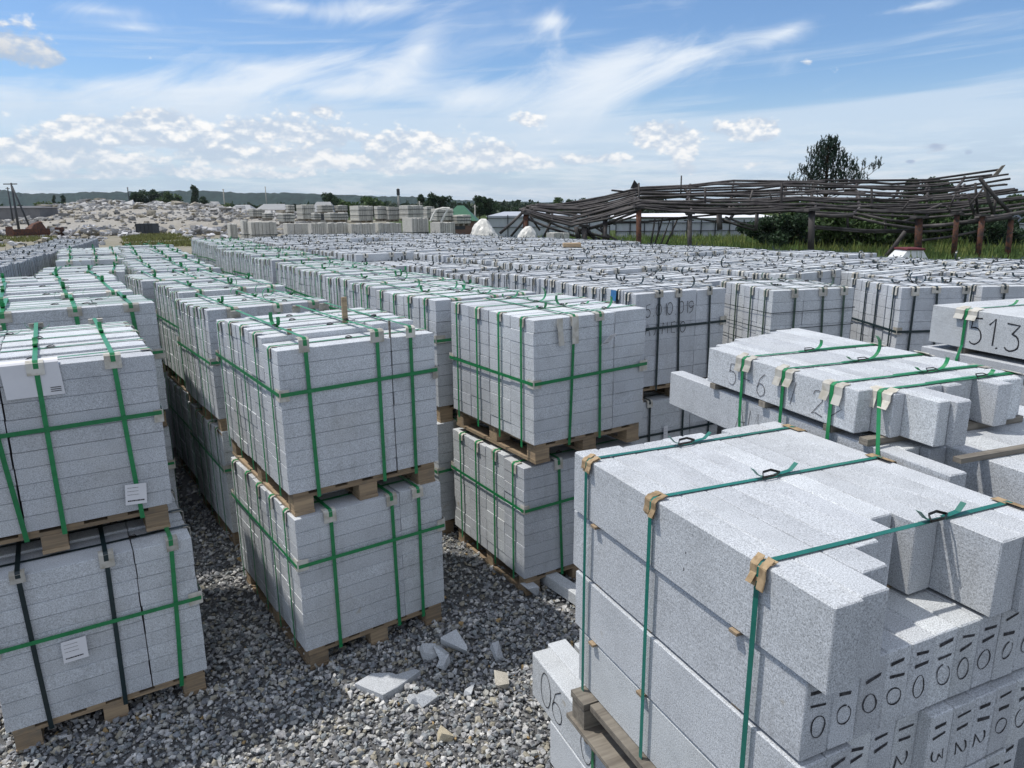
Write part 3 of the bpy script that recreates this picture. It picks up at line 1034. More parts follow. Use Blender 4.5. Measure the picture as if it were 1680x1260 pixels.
for yy in (-.62, -1.2):
    mb = MB()
    mb.ribbon([(-.008, yy, .15), (-.009, yy, .4), (-.009, yy, .612), (.004, yy, .627), (.55, yy, .625), (1.09, yy, .627), (1.109, yy, .612), (1.109, yy, .15)], (0, 1, 0), .0195)
    mb.build('strap', M['green'], bp_)
    pb = MB()
    pad_geo(pb, (-.006, yy + .03, .62), (-1, 0, 0), (0, 1, 0), .03, .04, .07, .002, .02)
    pad_geo(pb, (-.006, yy - .03, .62), (-1, 0, 0), (0, 1, 0), .03, .04, .07, .002, .02)
    pb.build('corner_pad', M['kraft'], bp_)
write('06', (0, -.10, .41), (0, -1, 0), (0, 0, 1), .19, M['ink'], bp_, .005, adv=.62)
write('0', (0, -.50, .40), (0, -1, 0), (0, 0, 1), .18, M['ink'], bp_, .005)
write('2', (0, -.64, .40), (0, -1, 0), (0, 0, 1), .15, M['ink'], bp_, .005)

# ------------------------------------------------------------------ pale beam pack with green straps (scratched marks), behind
GY = rad(20.5)
g0p = at(1408, 641, 2.05)
gp = thing('granite_beam_pack', 'pack of stepped pale beams with four green straps and faint scratched marks', 'stone pack', (g0p.x, g0p.y, .0), GY)
gx = [(0, .088, 0, 1.03), (.09, .15, -.10, 1.09), (.152, .213, -.255, 1.10), (.215, .295, -.28, 1.13), (.297, .41, -.06, 1.20), (.412, .50, -.08, 1.22), (.502, .625, -.03, 1.25), (.627, .71, -.15, 1.30), (.712, .84, -.10, 1.34), (.842, .90, -.07, 1.36)]
Lg = [(1.862, 2.05, gx),
      (1.63, 1.83, [(.018, .108, -.44, 1.42), (.11, .20, -.16, 1.2), (.202, .30, -.20, 1.2), (.302, .42, -.62, 1.22), (.422, .56, -.62, 1.25), (.562, .74, -.62, 1.3), (.742, .95, -.62, 1.3), (.952, 1.2, -.62, 1.3)]),
      (1.40, 1.62, [(.06, .30, -.30, .85), (.302, .6, -.62, .9), (.602, .9, -.62, .95), (.902, 1.2, -.62, .95)]),
      (.86, 1.39, [(.07, .6, -.30, .80), (.602, 1.2, -.6, .85)]),
      (.16, .85, [(.07, .6, -.30, .80), (.602, 1.2, -.6, .85)])]
beam_pile(gp, Lg, M['beam'])
for yy in (.95, .55, .12, -.08):
    MB().box(-.004, .92, yy, yy + .045, 1.832, 1.8605).build('wooden_spacer', M['wood2'], gp)
MB().box(.16, .62, -.37, -.335, 1.832, 1.852).build('wooden_spacer', M['wood2'], gp)
for yy in (-.2, .5):
    MB().box(.08, 1.19, yy, yy + .12, 0, .158).build('wooden_skid', M['wood2'], gp)
for i, yy in enumerate((.725, .43, .13, -.035)):
    z = 2.055
    xl = (0, 0, 0, .09)[i]
    drop = (0, 0, .0, -.12)[i]
    mb = MB()
    mb.ribbon([(.006 if xl == 0 else .006, yy + drop, 1.50), (-.010 + xl * .05, yy + drop * .9, 1.75), (xl - .011, yy, z - .010), (xl + .004, yy, z + .001), (.45, yy, z + .001), (.895, yy, z + .001), (.912, yy, z - .010), (.912, yy, 1.6)], (0, 1, 0), .020)
    mb.ribbon([(.35, yy + .008, z + .002), (.6, yy + .012, z + .004), (.88, yy + .006, z + .003)], (0, 1, 0), .018)
    xk = (.40, .46, .56, .66)[i]
    curl(mb, (xk + .02, yy, z + .004), (1, 0, 0), (0, 1, 0), (.035, .06, .05, .03)[i], (1.9, 2.6, 1.6, 1.3)[i], .020, .03)
    if i in (1, 2):
        curl(mb, (xk - .02, yy, z + .004), (-1, 0, 0), (0, 1, 0), .07, .8, .020, .02)
    st = mb.build('strap', M['green'], gp)
    b_ = MB()
    for q in range(2):
        b_.tube([(xk - .035, yy - .014, z + .008 + .003 * q), (xk - .01, yy + .014, z + .014), (xk + .03, yy + .012, z + .014), (xk + .035, yy - .010, z + .010), (xk - .035, yy - .014, z + .008 + .003 * q)], .0025, 5)
    b_.build('buckle', M['wire'], st)
    pb = MB()
    for s_ in (-1, 1):
        pad_geo(pb, (xl - .006, yy + s_ * .035, 2.05), (-1, 0, 0), (0, 1, 0), .045, .04, R.uniform(.06, .085), .003, .02)
    pb.build('corner_pad', M['card'], gp)
    pb = MB()
    pad_geo(pb, (.906, yy, 2.05), (1, 0, 0), (0, 1, 0), .09, .05, .05, .003, .02)
    pb.build('corner_pad', M['card'], gp)
write('5-6 17 2>', (0, .85, 1.89), (0, -1, 0), (0, 0, 1), .115, M['pencil'], gp, .0042, adv=.95, wob=.06)
write('AMa', (.018, .78, 1.655), (0, -1, 0), (0, 0, 1), .13, M['pencil'], gp, .0034, adv=.75, wob=.05)

# ------------------------------------------------------------------ big block 51.39
hp0 = at(1531, 500, 2.06)
hp = thing('granite_block_pack', 'big granite block pack marked 51.39 in black with one dark green strap', 'stone pack', (hp0.x, hp0.y, 0), rad(19.5))
beam_pile(hp, [(1.78, 2.06, [(0, .34, -1.5, 0), (.342, .68, -1.5, .02), (.682, 1.1, -1.5, .02)]),
               (1.47, 1.74, [(-.03, .3, -1.5, .03), (.302, .68, -1.5, .03), (.682, 1.1, -1.5, .03)]),
               (.9, 1.44, [(0, .5, -1.5, 0), (.502, 1.1, -1.5, 0)]), (.16, .89, [(0, .5, -1.5, 0), (.502, 1.1, -1.5, 0)])], M['beam'], 'granite_block')
for yy in (-.3, -1.2):
    MB().box(.0, 1.1, yy, yy + .05, 1.7415, 1.779).build('wooden_spacer', M['wood2'], hp)
    MB().box(.0, 1.1, yy, yy + .12, 0, .158).build('wooden_skid', M['wood2'], hp)
for yy in (-.285, -1.2):
    mb = MB()
    mb.ribbon([(-.042, yy, .3), (-.042, yy, 1.70), (-.010, yy, 1.80), (-.010, yy, 2.052), (.006, yy, 2.065), (.55, yy, 2.066), (1.09, yy, 2.065), (1.11, yy, 2.05), (1.11, yy, .3)], (0, 1, 0), .022)
    curl(mb, (.42, yy, 2.068), (1, 0, 0), (0, 1, 0), .06, 1.1, .022)
    mb.build('strap', M['green' if yy > -.5 else 'dark'], hp)
    pb = MB()
    for s_ in (-1, 1):
        pad_geo(pb, (-.006, yy + s_ * .05, 2.06), (-1, 0, 0), (0, 1, 0), .07, .06, .07, .004, .02)
    pb.build('corner_pad', M['card'], hp)
write('5i.39', (0, -.31, 1.825), (0, -1, 0), (0, 0, 1), .19, M['ink'], hp, .011, adv=.74, wob=.04)
write('2  1', (-.03, -.42, 1.58), (0, -1, 0), (0, 0, 1), .10, M['ink'], hp, .008, adv=.9)

# ------------------------------------------------------------------ loose things on the gravel
def hull_mesh(n, sx, sy, sz, seed, box=False):
    rr = random.Random(seed)
    bm = bmesh.new()
    for i in range(n):
        if box:
            bm.verts.new((rr.choice((-1, 1)) * rr.uniform(.6, 1) * sx, rr.choice((-1, 1)) * rr.uniform(.6, 1) * sy, rr.choice((-1, 1)) * rr.uniform(.7, 1) * sz))
        else:
            v = Vector((rr.gauss(0, 1), rr.gauss(0, 1), rr.gauss(0, 1))).normalized() * rr.uniform(.8, 1.05)
            bm.verts.new((v.x * sx, v.y * sy, v.z * sz))
    r = bmesh.ops.convex_hull(bm, input=bm.verts)
    bmesh.ops.delete(bm, geom=[v for v in bm.verts if not v.link_faces], context='VERTS')
    bmesh.ops.triangulate(bm, faces=bm.faces)
    bm.verts.ensure_lookup_table()
    vs = np.array([v.co[:] for v in bm.verts])
    fs = np.array([[v.index for v in f.verts] for f in bm.faces])
    bm.verts.index_update()
    fs = np.array([[v.index for v in f.verts] for f in bm.faces])
    bm.free()
    return vs, fs


def fragment(px, py, sx, sy, sz, rot, label, tone=1.0, lift=.5):
    p = at(px, py, 0.02)
    vs, fs = hull_mesh(14, sx, sy, sz, int(px * 7 + py), True)
    o = npmesh('stone_fragment', vs, fs, np.full((len(vs), 3), tone), M['beam'])
    o.location = (p.x, p.y, .03 + sz * lift)
    o.rotation_euler = rot
    tag(o, label, 'stone fragment', 'broken granite pieces on the gravel')


fragment(703, 1075, .05, .06, .035, (.3, .3, .4), 'small square granite chip beside the upright granite fragment')
fragment(745, 1070, .065, .085, .035, (.5, -.2, .5), 'upright broken granite fragment, largest of the small cluster', lift=1.2)
fragment(722, 1078, .04, .055, .03, (.2, .5, 1.0), 'granite fragment leaning behind the upright one')
fragment(728, 1094, .03, .055, .025, (.2, -.3, -.3), 'narrow granite chip lying against the upright fragment')
fragment(700, 1152, .05, .04, .03, (.3, .2, .8), 'bright jagged granite chip below the flat slab offcut')
fragment(683, 1153, .05, .03, .02, (.1, .4, .3), 'flat grey granite chip next to the bright jagged chip')
fragment(772, 1130, .025, .075, .02, (.1, .2, -.2), 'long thin granite splinter standing out of the gravel')
fragment(817, 1075, .035, .075, .03, (.2, .1, .4), 'pointed grey granite splinter by the heavy beam pack')
fragment(868, 975, .06, .05, .05, (.1, .1, .6), 'granite offcut beside the pallet under the dangling tag stack')
fragment(822, 1125, .05, .06, .04, (.3, .2, .2), 'sandy brown stone lump on the gravel beside the beam pack', (.95, .85, .7))
fragment(732, 1210, .05, .04, .03, (.1, .3, .2), 'yellowish stone lump lying on bright gravel', (1.0, .85, .6))
# flat slab offcut, an arrow shaped plate
mb = MB()
pts = [at(x, y, .045) for x, y in ((582, 1122), (628, 1142), (652, 1128), (690, 1102), (680, 1098), (650, 1108), (640, 1104), (610, 1106))]
n = len(pts)
vs = [Vector((q.x, q.y, .048 + .004 * (i % 2))) for i, q in enumerate(pts)] + [Vector((q.x, q.y, .0)) for q in pts]
mb.add(vs, [tuple(range(n)), tuple(range(2 * n - 1, n - 1, -1))] + [(i, i + n, (i + 1) % n + n, (i + 1) % n) for i in range(n)])
tag(mb.build('slab_offcut', M['beam']), 'flat arrow shaped granite slab offcut half sunk in the gravel', 'stone fragment', 'broken granite pieces on the gravel')
pp = at(925, 968, .05)
sb = MB().cbox(-.05, .05, -.45, .35, 0, .09, .004)
o = sb.build('kerb_slab', M['beam'])
o.location = (pp.x, pp.y, .03)
o.rotation_euler = (0, 0, rad(35))
tag(o, 'single granite slab lying on gravel beside the dangling tag stack', 'stone slab')

# ------------------------------------------------------------------ ground
def sheet(name, pts, z, mat, kind='structure'):
    mb = MB().add([(x, y, z) for x, y in pts], [tuple(range(len(pts)))])
    return struct(mb.build(name, mat), kind)


def groundmat(name, c1, c2, c3, s1, s2):
    mt, nt, b = newmat(name)
    g = G(nt)
    tc = g.n('ShaderNodeTexCoord')
    v = tc.outputs['Object']
    a = g.noise(v, s1, 6, .6)
    c = g.noise(v, s2, 4, .7)
    col = g.mix(g.smooth(a, .35, .65), (*c1, 1), (*c2, 1))
    col = g.mix(g.smooth(c, .45, .7), col, (*c3, 1))
    g.l(col, b.inputs['Base Color'])
    b.inputs['Roughness'].default_value = .95
    b.inputs['Specular IOR Level'].default_value = .1
    bp = g.n('ShaderNodeBump')
    bp.inputs['Distance'].default_value = .03
    g.l(c, bp.inputs['Height'])
    g.l(bp.outputs[0], b.inputs['Normal'])
    return mt


MG = groundmat('grit_ground', (.17, .173, .175), (.20, .20, .20), (.10, .102, .105), 2.0, 60)
MD = groundmat('dirt_track', (.25, .225, .175), (.20, .185, .135), (.30, .285, .245), .10, 1.2)
MGR = groundmat('grass_ground', (.05, .075, .022), (.065, .085, .028), (.04, .065, .02), .02, 2.0)
sheet('ground', [(-4500, -40), (4500, -40), (4500, 6500), (-4500, 6500)], 0, MG)
sheet('meadow', [(-4000, 60), (-4000, 6000), (4000, 6000), (4000, 10), (18, 10), (9.5, 17), (3, 22), (-3, 30), (-8, 60)], .006, MGR)
sheet('dirt_track', [(-140, 52), (-14, 26), (-6, 30), (-9, 46), (-16, 75), (-30, 190), (-220, 260)], .012, MD)

# gravel stones
T_ = [hull_mesh(11, 1, R.uniform(.65, .95), R.uniform(.45, .75), 100 + i) for i in range(16)]
Vs, Fs, Ts = [], [], []
pal = np.array([(.20, .20, .205), (.26, .265, .27), (.15, .155, .165), (.31, .31, .30), (.23, .228, .21), (.13, .14, .15), (.36, .355, .345), (.235, .218, .175), (.18, .195, .20)])
off_ = 0
cnt = 0


def strew(poly_test, x0, x1, y0, y1, dens, rmin, rmax, zmul=1.0):
    global off_, cnt
    N = int((x1 - x0) * (y1 - y0) * dens)
    xs_ = NR.uniform(x0, x1, N)
    ys_ = NR.uniform(y0, y1, N)
    for x, y in zip(xs_, ys_):
        if not poly_test(x, y):
            continue
        vs, fs = T_[R.randrange(16)]
        r = rmin + (rmax - rmin) * R.random() ** 2.2
        a, b2 = R.uniform(0, 6.28), R.gauss(0, .45)
        c_ = R.gauss(0, .45)
        rm = np.array(Matrix.Rotation(a, 3, 'Z') @ Matrix.Rotation(b2, 3, 'X') @ Matrix.Rotation(c_, 3, 'Y'))
        vv = vs * r @ rm.T + np.array((x, y, r * .35 * zmul + R.uniform(-.004, .016)))
        Vs.append(vv)
        Fs.append(fs + off_)
        tn = pal[R.randrange(len(pal))] * R.uniform(1.0, 1.7)
        if R.random() < .006:
            tn = np.array((.34, .24, .12)) * R.uniform(.8, 1.2)
        Ts.append(np.repeat(tn[None], len(vs), 0))
        off_ += len(vs)


strew(lambda x, y: y > 2.2 + .2 * abs(x), -3.6, 1.3, 2.2, 4.6, 2700, .009, .029)
strew(lambda x, y: -3.4 + .0 * y < x < 1.4, -3.4, 1.4, 4.6, 6.6, 1300, .011, .030)
strew(lambda x, y: x < -.4, -4.2, 1.0, 6.6, 9.0, 300, .018, .04)
go = npmesh('gravel', np.concatenate(Vs), np.concatenate(Fs), np.concatenate(Ts), M['gravel'])
struct(go, 'stuff')

# ------------------------------------------------------------------ old stacks behind the field
OLD = 'weathered slab stacks behind the yard'


def old_pack(px0, px1, yt, yb, dist, label, front=.62, cols=6, strap=True, skid=True, tone=1.0):
    """pallet of standing slabs, placed by where it stands and its real size"""
    a, b_ = atd(px0, yb, dist), atd(px1, yb, dist)
    zt = atd((px0 + px1) / 2, yt, dist).z
    zb = max(a.z, 0.0)
    if yb >= 376:
        zb = 0.0
    wid = (b_.x - a.x)
    yw = rad(33)
    W = wid * front / math.cos(yw) if front > .2 else wid
    D = max(.5, wid * (1 - front) / math.sin(yw))
    h = zt - zb
    root = thing('weathered_stone_pack', label, 'stone pack', (a.x + D * math.sin(yw), dist, zb), yw, OLD)
    z0 = .12 if skid else .0
    if skid:
        for xx in (.05, W / 2 - .05, W - .15):
            MB().box(xx, xx + .1, .03, D - .03, 0, .118).build('wooden_skid', M['wood2'], root)
    for (x0, x1, y0, y1, n) in ((0, W, 0, D, cols),):
        for i in range(n):
            xa, xb = x0 + (x1 - x0) * i / n, x0 + (x1 - x0) * (i + 1) / n - .012
            dy, dz = R.uniform(-.02, .02), R.uniform(-.03, .02)
            mb = MB()
            mb.cbox(xa, xb, y0 + dy, y1 + dy, z0, h + dz, .008, tone * R.uniform(.8, 1.1), .003)
            mb.build('standing_slab', M['old'], root)
    if strap:
        for zz in (.35, .72):
            z = z0 + (h - z0) * zz
            q = .03
            MB().ribbon([(-q, -q, z), (W + q, -q, z), (W + q, D + q, z), (-q, D + q, z), (-q, -q, z)], (0, 0, 1), .03, .004).build('strap', M['dark'], root)
    return root


od = [
    (401, 431, 343, 359, 41, 'pale old slab pack on skids, alone at the rubble end of the weathered stacks', .5, 6),
    (425, 447, 350, 362, 39, 'short pale slab pack just behind the wide front pack, rubble end', .5, 5),
    (402, 448, 364, 384, 34, 'blue grey slab pack with cross straps in front at the rubble end', .75, 7),
    (368, 389, 368, 388, 32, 'small tall pallet of standing slabs closest to the rubble', .5, 6),
    (390, 402, 362, 386, 33, 'narrow pale slab pack between the small tall pallet and cross strapped pack', .6, 3),
    (447, 482, 350, 368, 36, 'slab pack with boxed front and dark shaded side under the twin tall stacks', .45, 6),
    (459, 502, 367, 378, 35, 'low wide plate of granite on timber bearers', .7, 3),
    (502, 528, 366, 382, 34, 'blue grey upright slab pack with dark joints behind the low plate', .85, 8),
    (466, 481, 336, 351, 43, 'pale squared blocks, first at top of the weathered stacks', .6, 3),
    (480, 515, 336, 363, 42, 'tall double block stack with orange skids', .5, 6),
    (515, 545, 336, 351, 44, 'cream slab pack with bright sunlit end on the top tier', .55, 6),
    (507, 526, 350, 364, 39, 'pale slab pack leaning beside the long slab pack', .5, 5),
    (526, 568, 349, 365, 39, 'long slab pack with many upright joints on dark gap', .6, 10),
    (545, 569, 337, 349, 44, 'cluttered short slab pack under a scrap of film', .6, 5),
    (530, 568, 366, 384, 35, 'bottom pack of mixed grey and pale slabs below the long slab pack', .8, 7),
    (568, 611, 338, 366, 41, 'large brownish double tier pack with cross straps', .5, 8),
    (568, 612, 367, 384, 35, 'bottom brownish slab pack beneath the large double tier pack', .8, 9),
    (612, 629, 338, 363, 41, 'cream slab pack with narrow dark gap beside it', .8, 5),
    (630, 651, 339, 364, 41, 'pale slab pack with a torn white bag on it', .8, 5),
    (651, 693, 337, 363, 40, 'bulky pack with bright sunlit corner at the end of the top tier', .55, 9),
    (693, 706, 339, 361, 42, 'narrow shaded slab pack next to the rope hung pack', .9, 4),
    (612, 656, 366, 384, 36, 'shaded bottom slab pack with orange skid below', .8, 8),
    (656, 702, 358, 384, 33, 'olive tinted upright slab pack standing in front', .55, 9),
    (703, 746, 365, 384, 32, 'mossy grey pack with half dark side, front end of the weathered stacks', .55, 8),
    (706, 743, 343, 366, 37, 'reddish slab pack with white rope hanging from it', .7, 8),
    (732, 772, 353, 371, 37, 'last grey slab pack on skids before the film wrapped heap', .55, 9),
    (897, 936, 382, 400, 27, 'pale concrete block row lying before the collapsed shed', .7, 5),
]
for a in od:
    old_pack(*a)
rope = MB()
for (x0, y0), (x1, y1) in (((706, 363), (716, 344)), ((716, 344), (738, 342)), ((724, 364), (736, 343))):
    q0, q1 = atd(x0, y0, 36.6), atd(x1, y1, 36.6)
    rope.tube([q0, (q0 + q1) / 2 + Vector((0, 0, .05)), q1], .06, 6)
tag(rope.build('white_rope', M['film']), 'thick white rope hanging over the reddish slab pack', 'rope')


def film_heap(px0, px1, yt, yb, dist, label):
    a, b_ = atd(px0, yb, dist), atd(px1, yb, dist)
    zt = atd(px0, yt, dist).z
    w = b_.x - a.x
    bm = bmesh.new()
    bmesh.ops.create_icosphere(bm, subdivisions=4, radius=1)
    rr = random.Random(int(px0))
    from mathutils import noise
    for v in bm.verts:
        d = 1 + .16 * noise.noise(v.co * 1.6 + Vector((px0, 0, 0))) + .07 * noise.noise(v.co * 5)
        v.co = Vector((v.co.x * w * .72 * d, v.co.y * w * .6 * d, max(-.02, v.co.z) * zt * (.6 + .4 * d)))
    me = bpy.data.meshes.new('film_heap')
    bm.to_mesh(me)
    bm.free()
    me.materials.append(M['film'])
    o = bpy.data.objects.new('film_heap', me)
    C.objects.link(o)
    o.location = ((a.x + b_.x) / 2, dist, 0)
    tag(o, label, 'film heap')


film_heap(772, 815, 361, 386, 34, 'white film wrapped heap beside the weathered stacks')
film_heap(846, 884, 371, 388, 33, 'white film bundle in front of the collapsed shed end')
p = at(928, 405, 2.06)
o = MB().cbox(-.17, .17, -.12, .12, 0, .075, .006).build('timber_block', M['wood'])
o.location = (at(938, 405, 2.06).x, at(938, 405, 2.06).y, 2.06)
tag(o, 'brown timber block lying on top of the dark strapped packs', 'timber')

# ------------------------------------------------------------------ rubble hill
def ridge(px):
    xs_ = [0, 60, 95, 140, 180, 230, 260, 300, 330, 360, 400, 470, 560]
    ys_ = [352, 345, 337, 335, 333, 336, 334, 333, 338, 342, 347, 352, 356]
    return float(np.interp(px, xs_, ys_))


from mathutils import noise as mnoise
VN, FN, TN = [], [], []
nx, ny = 130, 60
for j in range(ny):
    for i in range(nx):
        px = -120 + 690 * i / (nx - 1)
        tt = j / (ny - 1)
        dist = 86 + 150 * tt
        crest = atd(px, ridge(px), 195).z
        zf = max(0.0, min(1.0, (tt - .06) / .64))
        prof = zf * zf * (3 - 2 * zf) if tt < .73 else 1 - ((tt - .73) / .27) ** 1.6 * .9
        q = atd(px, 400, dist)
        n_ = mnoise.fractal(Vector((q.x * .07, q.y * .07, 3.3)), 1, 2, 5)
        z = crest * prof * (.92 + .12 * n_) + .55 * n_ * min(1, zf * 6)
        VN.append((q.x, q.y, max(z, -.05)))
        dm = .5 + .5 * mnoise.noise(Vector((q.x * .035, q.y * .03, 9.1)))
        g_ = np.array((.26, .23, .175)) * dm + np.array((.33, .325, .31)) * (1 - dm)
        TN.append(g_ * R.uniform(.9, 1.1))
for j in range(ny - 1):
    for i in range(nx - 1):
        FN.append((j * nx + i, j * nx + i + 1, (j + 1) * nx + i + 1, (j + 1) * nx + i))
hill = npmesh('rubble_terrain', np.array(VN), np.array(FN), np.array(TN), M['rubble'], smooth=True)
struct(hill)
VA = np.array(VN).reshape(ny, nx, 3)
TB = [hull_mesh(12, 1, R.uniform(.5, .9), R.uniform(.35, .7), 300 + i, i % 2 == 0) for i in range(14)]
Vs, Fs, Ts = [], [], []
off_ = 0
for k_ in range(11000):
    tt = R.random()
    j = int(min(ny - 2, (tt ** 1.3 if R.random() < .5 else R.uniform(.45, .74)) * ny))
    i = R.randrange(nx - 1)
    q = VA[j, i]
    dens = mnoise.noise(Vector((q[0] * .05, q[1] * .04, 5)))
    if dens < .02 and j < .5 * ny and R.random() < .86:
        continue
    if j > .75 * ny:
        continue
    vs, fs = TB[R.randrange(14)]
    r = R.uniform(.15, .62) * (1.9 if R.random() < .08 else 1) * (1.25 if j > .5 * ny else 1)
    rm = np.array(Matrix.Rotation(R.uniform(0, 6.28), 3, 'Z') @ Matrix.Rotation(R.gauss(0, .4), 3, 'X'))
    vv = vs * r @ rm.T + np.array((q[0] + R.uniform(-.5, .5), q[1] + R.uniform(-.6, .6), q[2] + r * .25))
    Vs.append(vv)
    Fs.append(fs + off_)
    off_ += len(vs)
    tn = np.array((.40, .395, .385)) * R.uniform(.5, 1.15) * (1.15 if j > .5 * ny else .8)
    if R.random() < .25:
        tn = np.array((.33, .30, .24)) * R.uniform(.7, 1.1)
    Ts.append(np.repeat(tn[None], len(vs), 0))
for k_ in range(1500):
    px = R.choice((R.uniform(60, 235), R.uniform(60, 235), R.uniform(290, 420), R.uniform(-60, 60)))
    dist = R.uniform(62, 92) if R.random() < .25 else R.uniform(84, 93)
    q = atd(px, 400, dist)
    lump = .9 * max(0, mnoise.noise(Vector((px * .035, 0, 2.2)))) + .25
    if lump < .4 and R.random() < .6:
        continue
    vs, fs = TB[R.randrange(14)]
    r = R.uniform(.12, .55)
    rm = np.array(Matrix.Rotation(R.uniform(0, 6.28), 3, 'Z') @ Matrix.Rotation(R.gauss(0, .5), 3, 'X'))
    vv = vs * r @ rm.T + np.array((q.x, q.y, r * .3 + (R.uniform(0, lump * 1.3) if dist > 84 else 0)))
    Vs.append(vv)
    Fs.append(fs + off_)
    off_ += len(vs)
    tn = np.array((.46, .46, .47)) * R.uniform(.5, 1.2)
    if R.random() < .2:
        tn = np.array((.30, .27, .21)) * R.uniform(.7, 1.1)
    Ts.append(np.repeat(tn[None], len(vs), 0))
struct(npmesh('rubble', np.concatenate(Vs), np.concatenate(Fs), np.concatenate(Ts), M['rubble']), 'stuff')

# rusty trough and crate near the rubble
a, b_ = atd(16, 384, 80), atd(76, 379, 84)
tr = thing('rusty_trough', 'long rusty steel trough lying at the foot of the rubble', 'steel trough', (a.x, a.y, 0))
d = b_ - a
L_ = d.length
q = Matrix.Rotation(math.atan2(d.y, d.x), 4, 'Z')
MB().box(0, L_, -.55, .55, .25, .40, 1, q).box(0, L_, -.62, -.54, .402, .95, 1, q).box(0, L_, .54, .62, .402, .95, 1, q).build('channel', M['rust'], tr)
MB().box(0, .06, -.539, .539, .4025, 1.25, 1, q).build('end_plate', M['rust'], tr)
MB().add([tuple(q @ Vector(v)) for v in ((L_ * .5, -.5, .95), (L_ * .92, -.5, .95), (L_ * .85, -.3, 1.75), (L_ * .65, -.3, 1.5), (L_ * .5, .5, .95), (L_ * .92, .5, .95), (L_ * .85, .3, 1.75), (L_ * .65, .3, 1.5))],
         [(0, 1, 2, 3), (7, 6, 5, 4), (0, 4, 5, 1), (1, 5, 6, 2), (2, 6, 7, 3), (3, 7, 4, 0)]).build('hopper', M['rust'], tr)
a, b_ = atd(224, 382, 84), atd(251, 382, 84)
cr = thing('metal_crate', 'dark open metal crate standing before the rubble', 'crate', (a.x, a.y, 0))
w = b_.x - a.x
zt = atd(224, 367, 84).z
MB().box(0, w, 0, 1.6, .3, zt).build('box', M['darkmetal'], cr)
for i in range(5):
    MB().box(w * i / 4 - .03, w * i / 4 + .03, -.05, -.003, .25, zt + .03).build('rib', M['darkmetal'], cr)
for x in (.02, w - .12):
    MB().box(x, x + .1, .03, .77, 0, .298).build('leg', M['rust'], cr)
a = atd(150, 380, 44)
bx = MB().cbox(-.35, .35, -.35, .35, 0, 1.05, .03).build('rusty_drum', M['rust'])
bx.location = (atd(98, 380, 85).x, 85, 0)
tag(bx, 'small rusty steel box by the rubble, near the trough end', 'steel box')


# ------------------------------------------------------------------ trees
def leafmesh(name, pts, size, tone, parent, mat=None, flat=.0):
    """leaf clumps: crossed small quads at pts (n,3)"""
    n = len(pts)
    k = 2
    A = NR.normal(size=(n * k, 3))
    A /= np.linalg.norm(A, axis=1)[:, None]
    B = NR.normal(size=(n * k, 3))
    B -= (B * A).sum(1)[:, None] * A
    B /= np.linalg.norm(B, axis=1)[:, None]
    c = np.repeat(pts, k, 0) + NR.normal(size=(n * k, 3)) * size * .4
    s_ = size * NR.uniform(.6, 1.3, (n * k, 1))
    v = np.stack([c - A * s_ - B * s_ * .5, c + A * s_ * .2 - B * s_ * .6, c + A * s_ + B * s_ * .3, c - A * s_ * .1 + B * s_ * .6], 1).reshape(-1, 3)
    f = np.arange(n * k * 4).reshape(-1, 4)
    t = np.array(tone)[None] * NR.uniform(.6, 1.35, (n * k, 1))
    t = np.repeat(t, 4, 0)
    return npmesh(name, v, f, t, mat or M['leaf'], parent)


def tree(px, ytop, dist, wpx, label, tone, kind='round', group='trees beyond the yard', name='tree', base=0.0, dens=1.0):
    if px < 380 and dist < 240:
        dist += 95
    top = atd(px, ytop, dist)
    hgt = top.z - base
    w = wpx / FPX * dist
    root = thing(name, label, 'tree', (top.x, dist, base), 0, group)
    mb = MB()
    mb.tube([(0, 0, 0), (.02 * w, 0, hgt * .45), (0, .02 * w, hgt * .85)], max(.08, hgt * .028), 6, 1, max(.02, hgt * .006))
    for i in range(6):
        a = i * 1.05
        z = hgt * (.3 + .08 * i)
        mb.tube([(0, 0, z), (math.cos(a) * w * .22, math.sin(a) * w * .22, z + hgt * .12)], max(.03, hgt * .01), 5, 1, .02)
    mb.build('trunk', M['bark'], root)
    n = int(1500 * dens)
    w *= 1.15
    if kind == 'round':
        nb = 9
        cs = [(R.gauss(0, .24) * w, R.gauss(0, .24) * w, hgt * R.uniform(.38, .86), R.uniform(.16, .26) * w) for _ in range(nb)] + [(0, 0, hgt * .86, .17 * w), (0, 0, hgt * .6, .26 * w), (0, 0, hgt * .75, .24 * w), (.1 * w, 0, hgt * .45, .3 * w)]
    elif kind == 'column':
        cs = [(R.gauss(0, .1) * w, R.gauss(0, .1) * w, hgt * z, w * (.34 - .16 * z)) for z in (.2, .28, .36, .44, .52, .6, .68, .76, .84, .92)]
    else:
        cs = [(R.gauss(0, .28) * w, R.gauss(0, .28) * w, hgt * R.uniform(.2, .85), R.uniform(.14, .24) * w) for _ in range(14)]
    P = []
    for cx, cy, cz, r in cs:
        m_ = n // len(cs)
        q = NR.normal(size=(m_, 3))
        q /= np.linalg.norm(q, axis=1)[:, None]
        q *= (NR.uniform(0, 1, (m_, 1)) ** .45) * r
        q[:, 2] *= .85
        P.append(q + np.array((cx, cy, min(cz, hgt - r * .8))))
    P = np.concatenate(P)
    P = P[P[:, 2] > .12 * hgt * (kind != 'bush')]
    P[:, 2] = np.minimum(P[:, 2] * 1.03, hgt * 1.02)
    leafmesh('crown', P, max(.05, w * (.05 if kind != 'bush' or dens < 2 else .032)), tone, root)
    return root


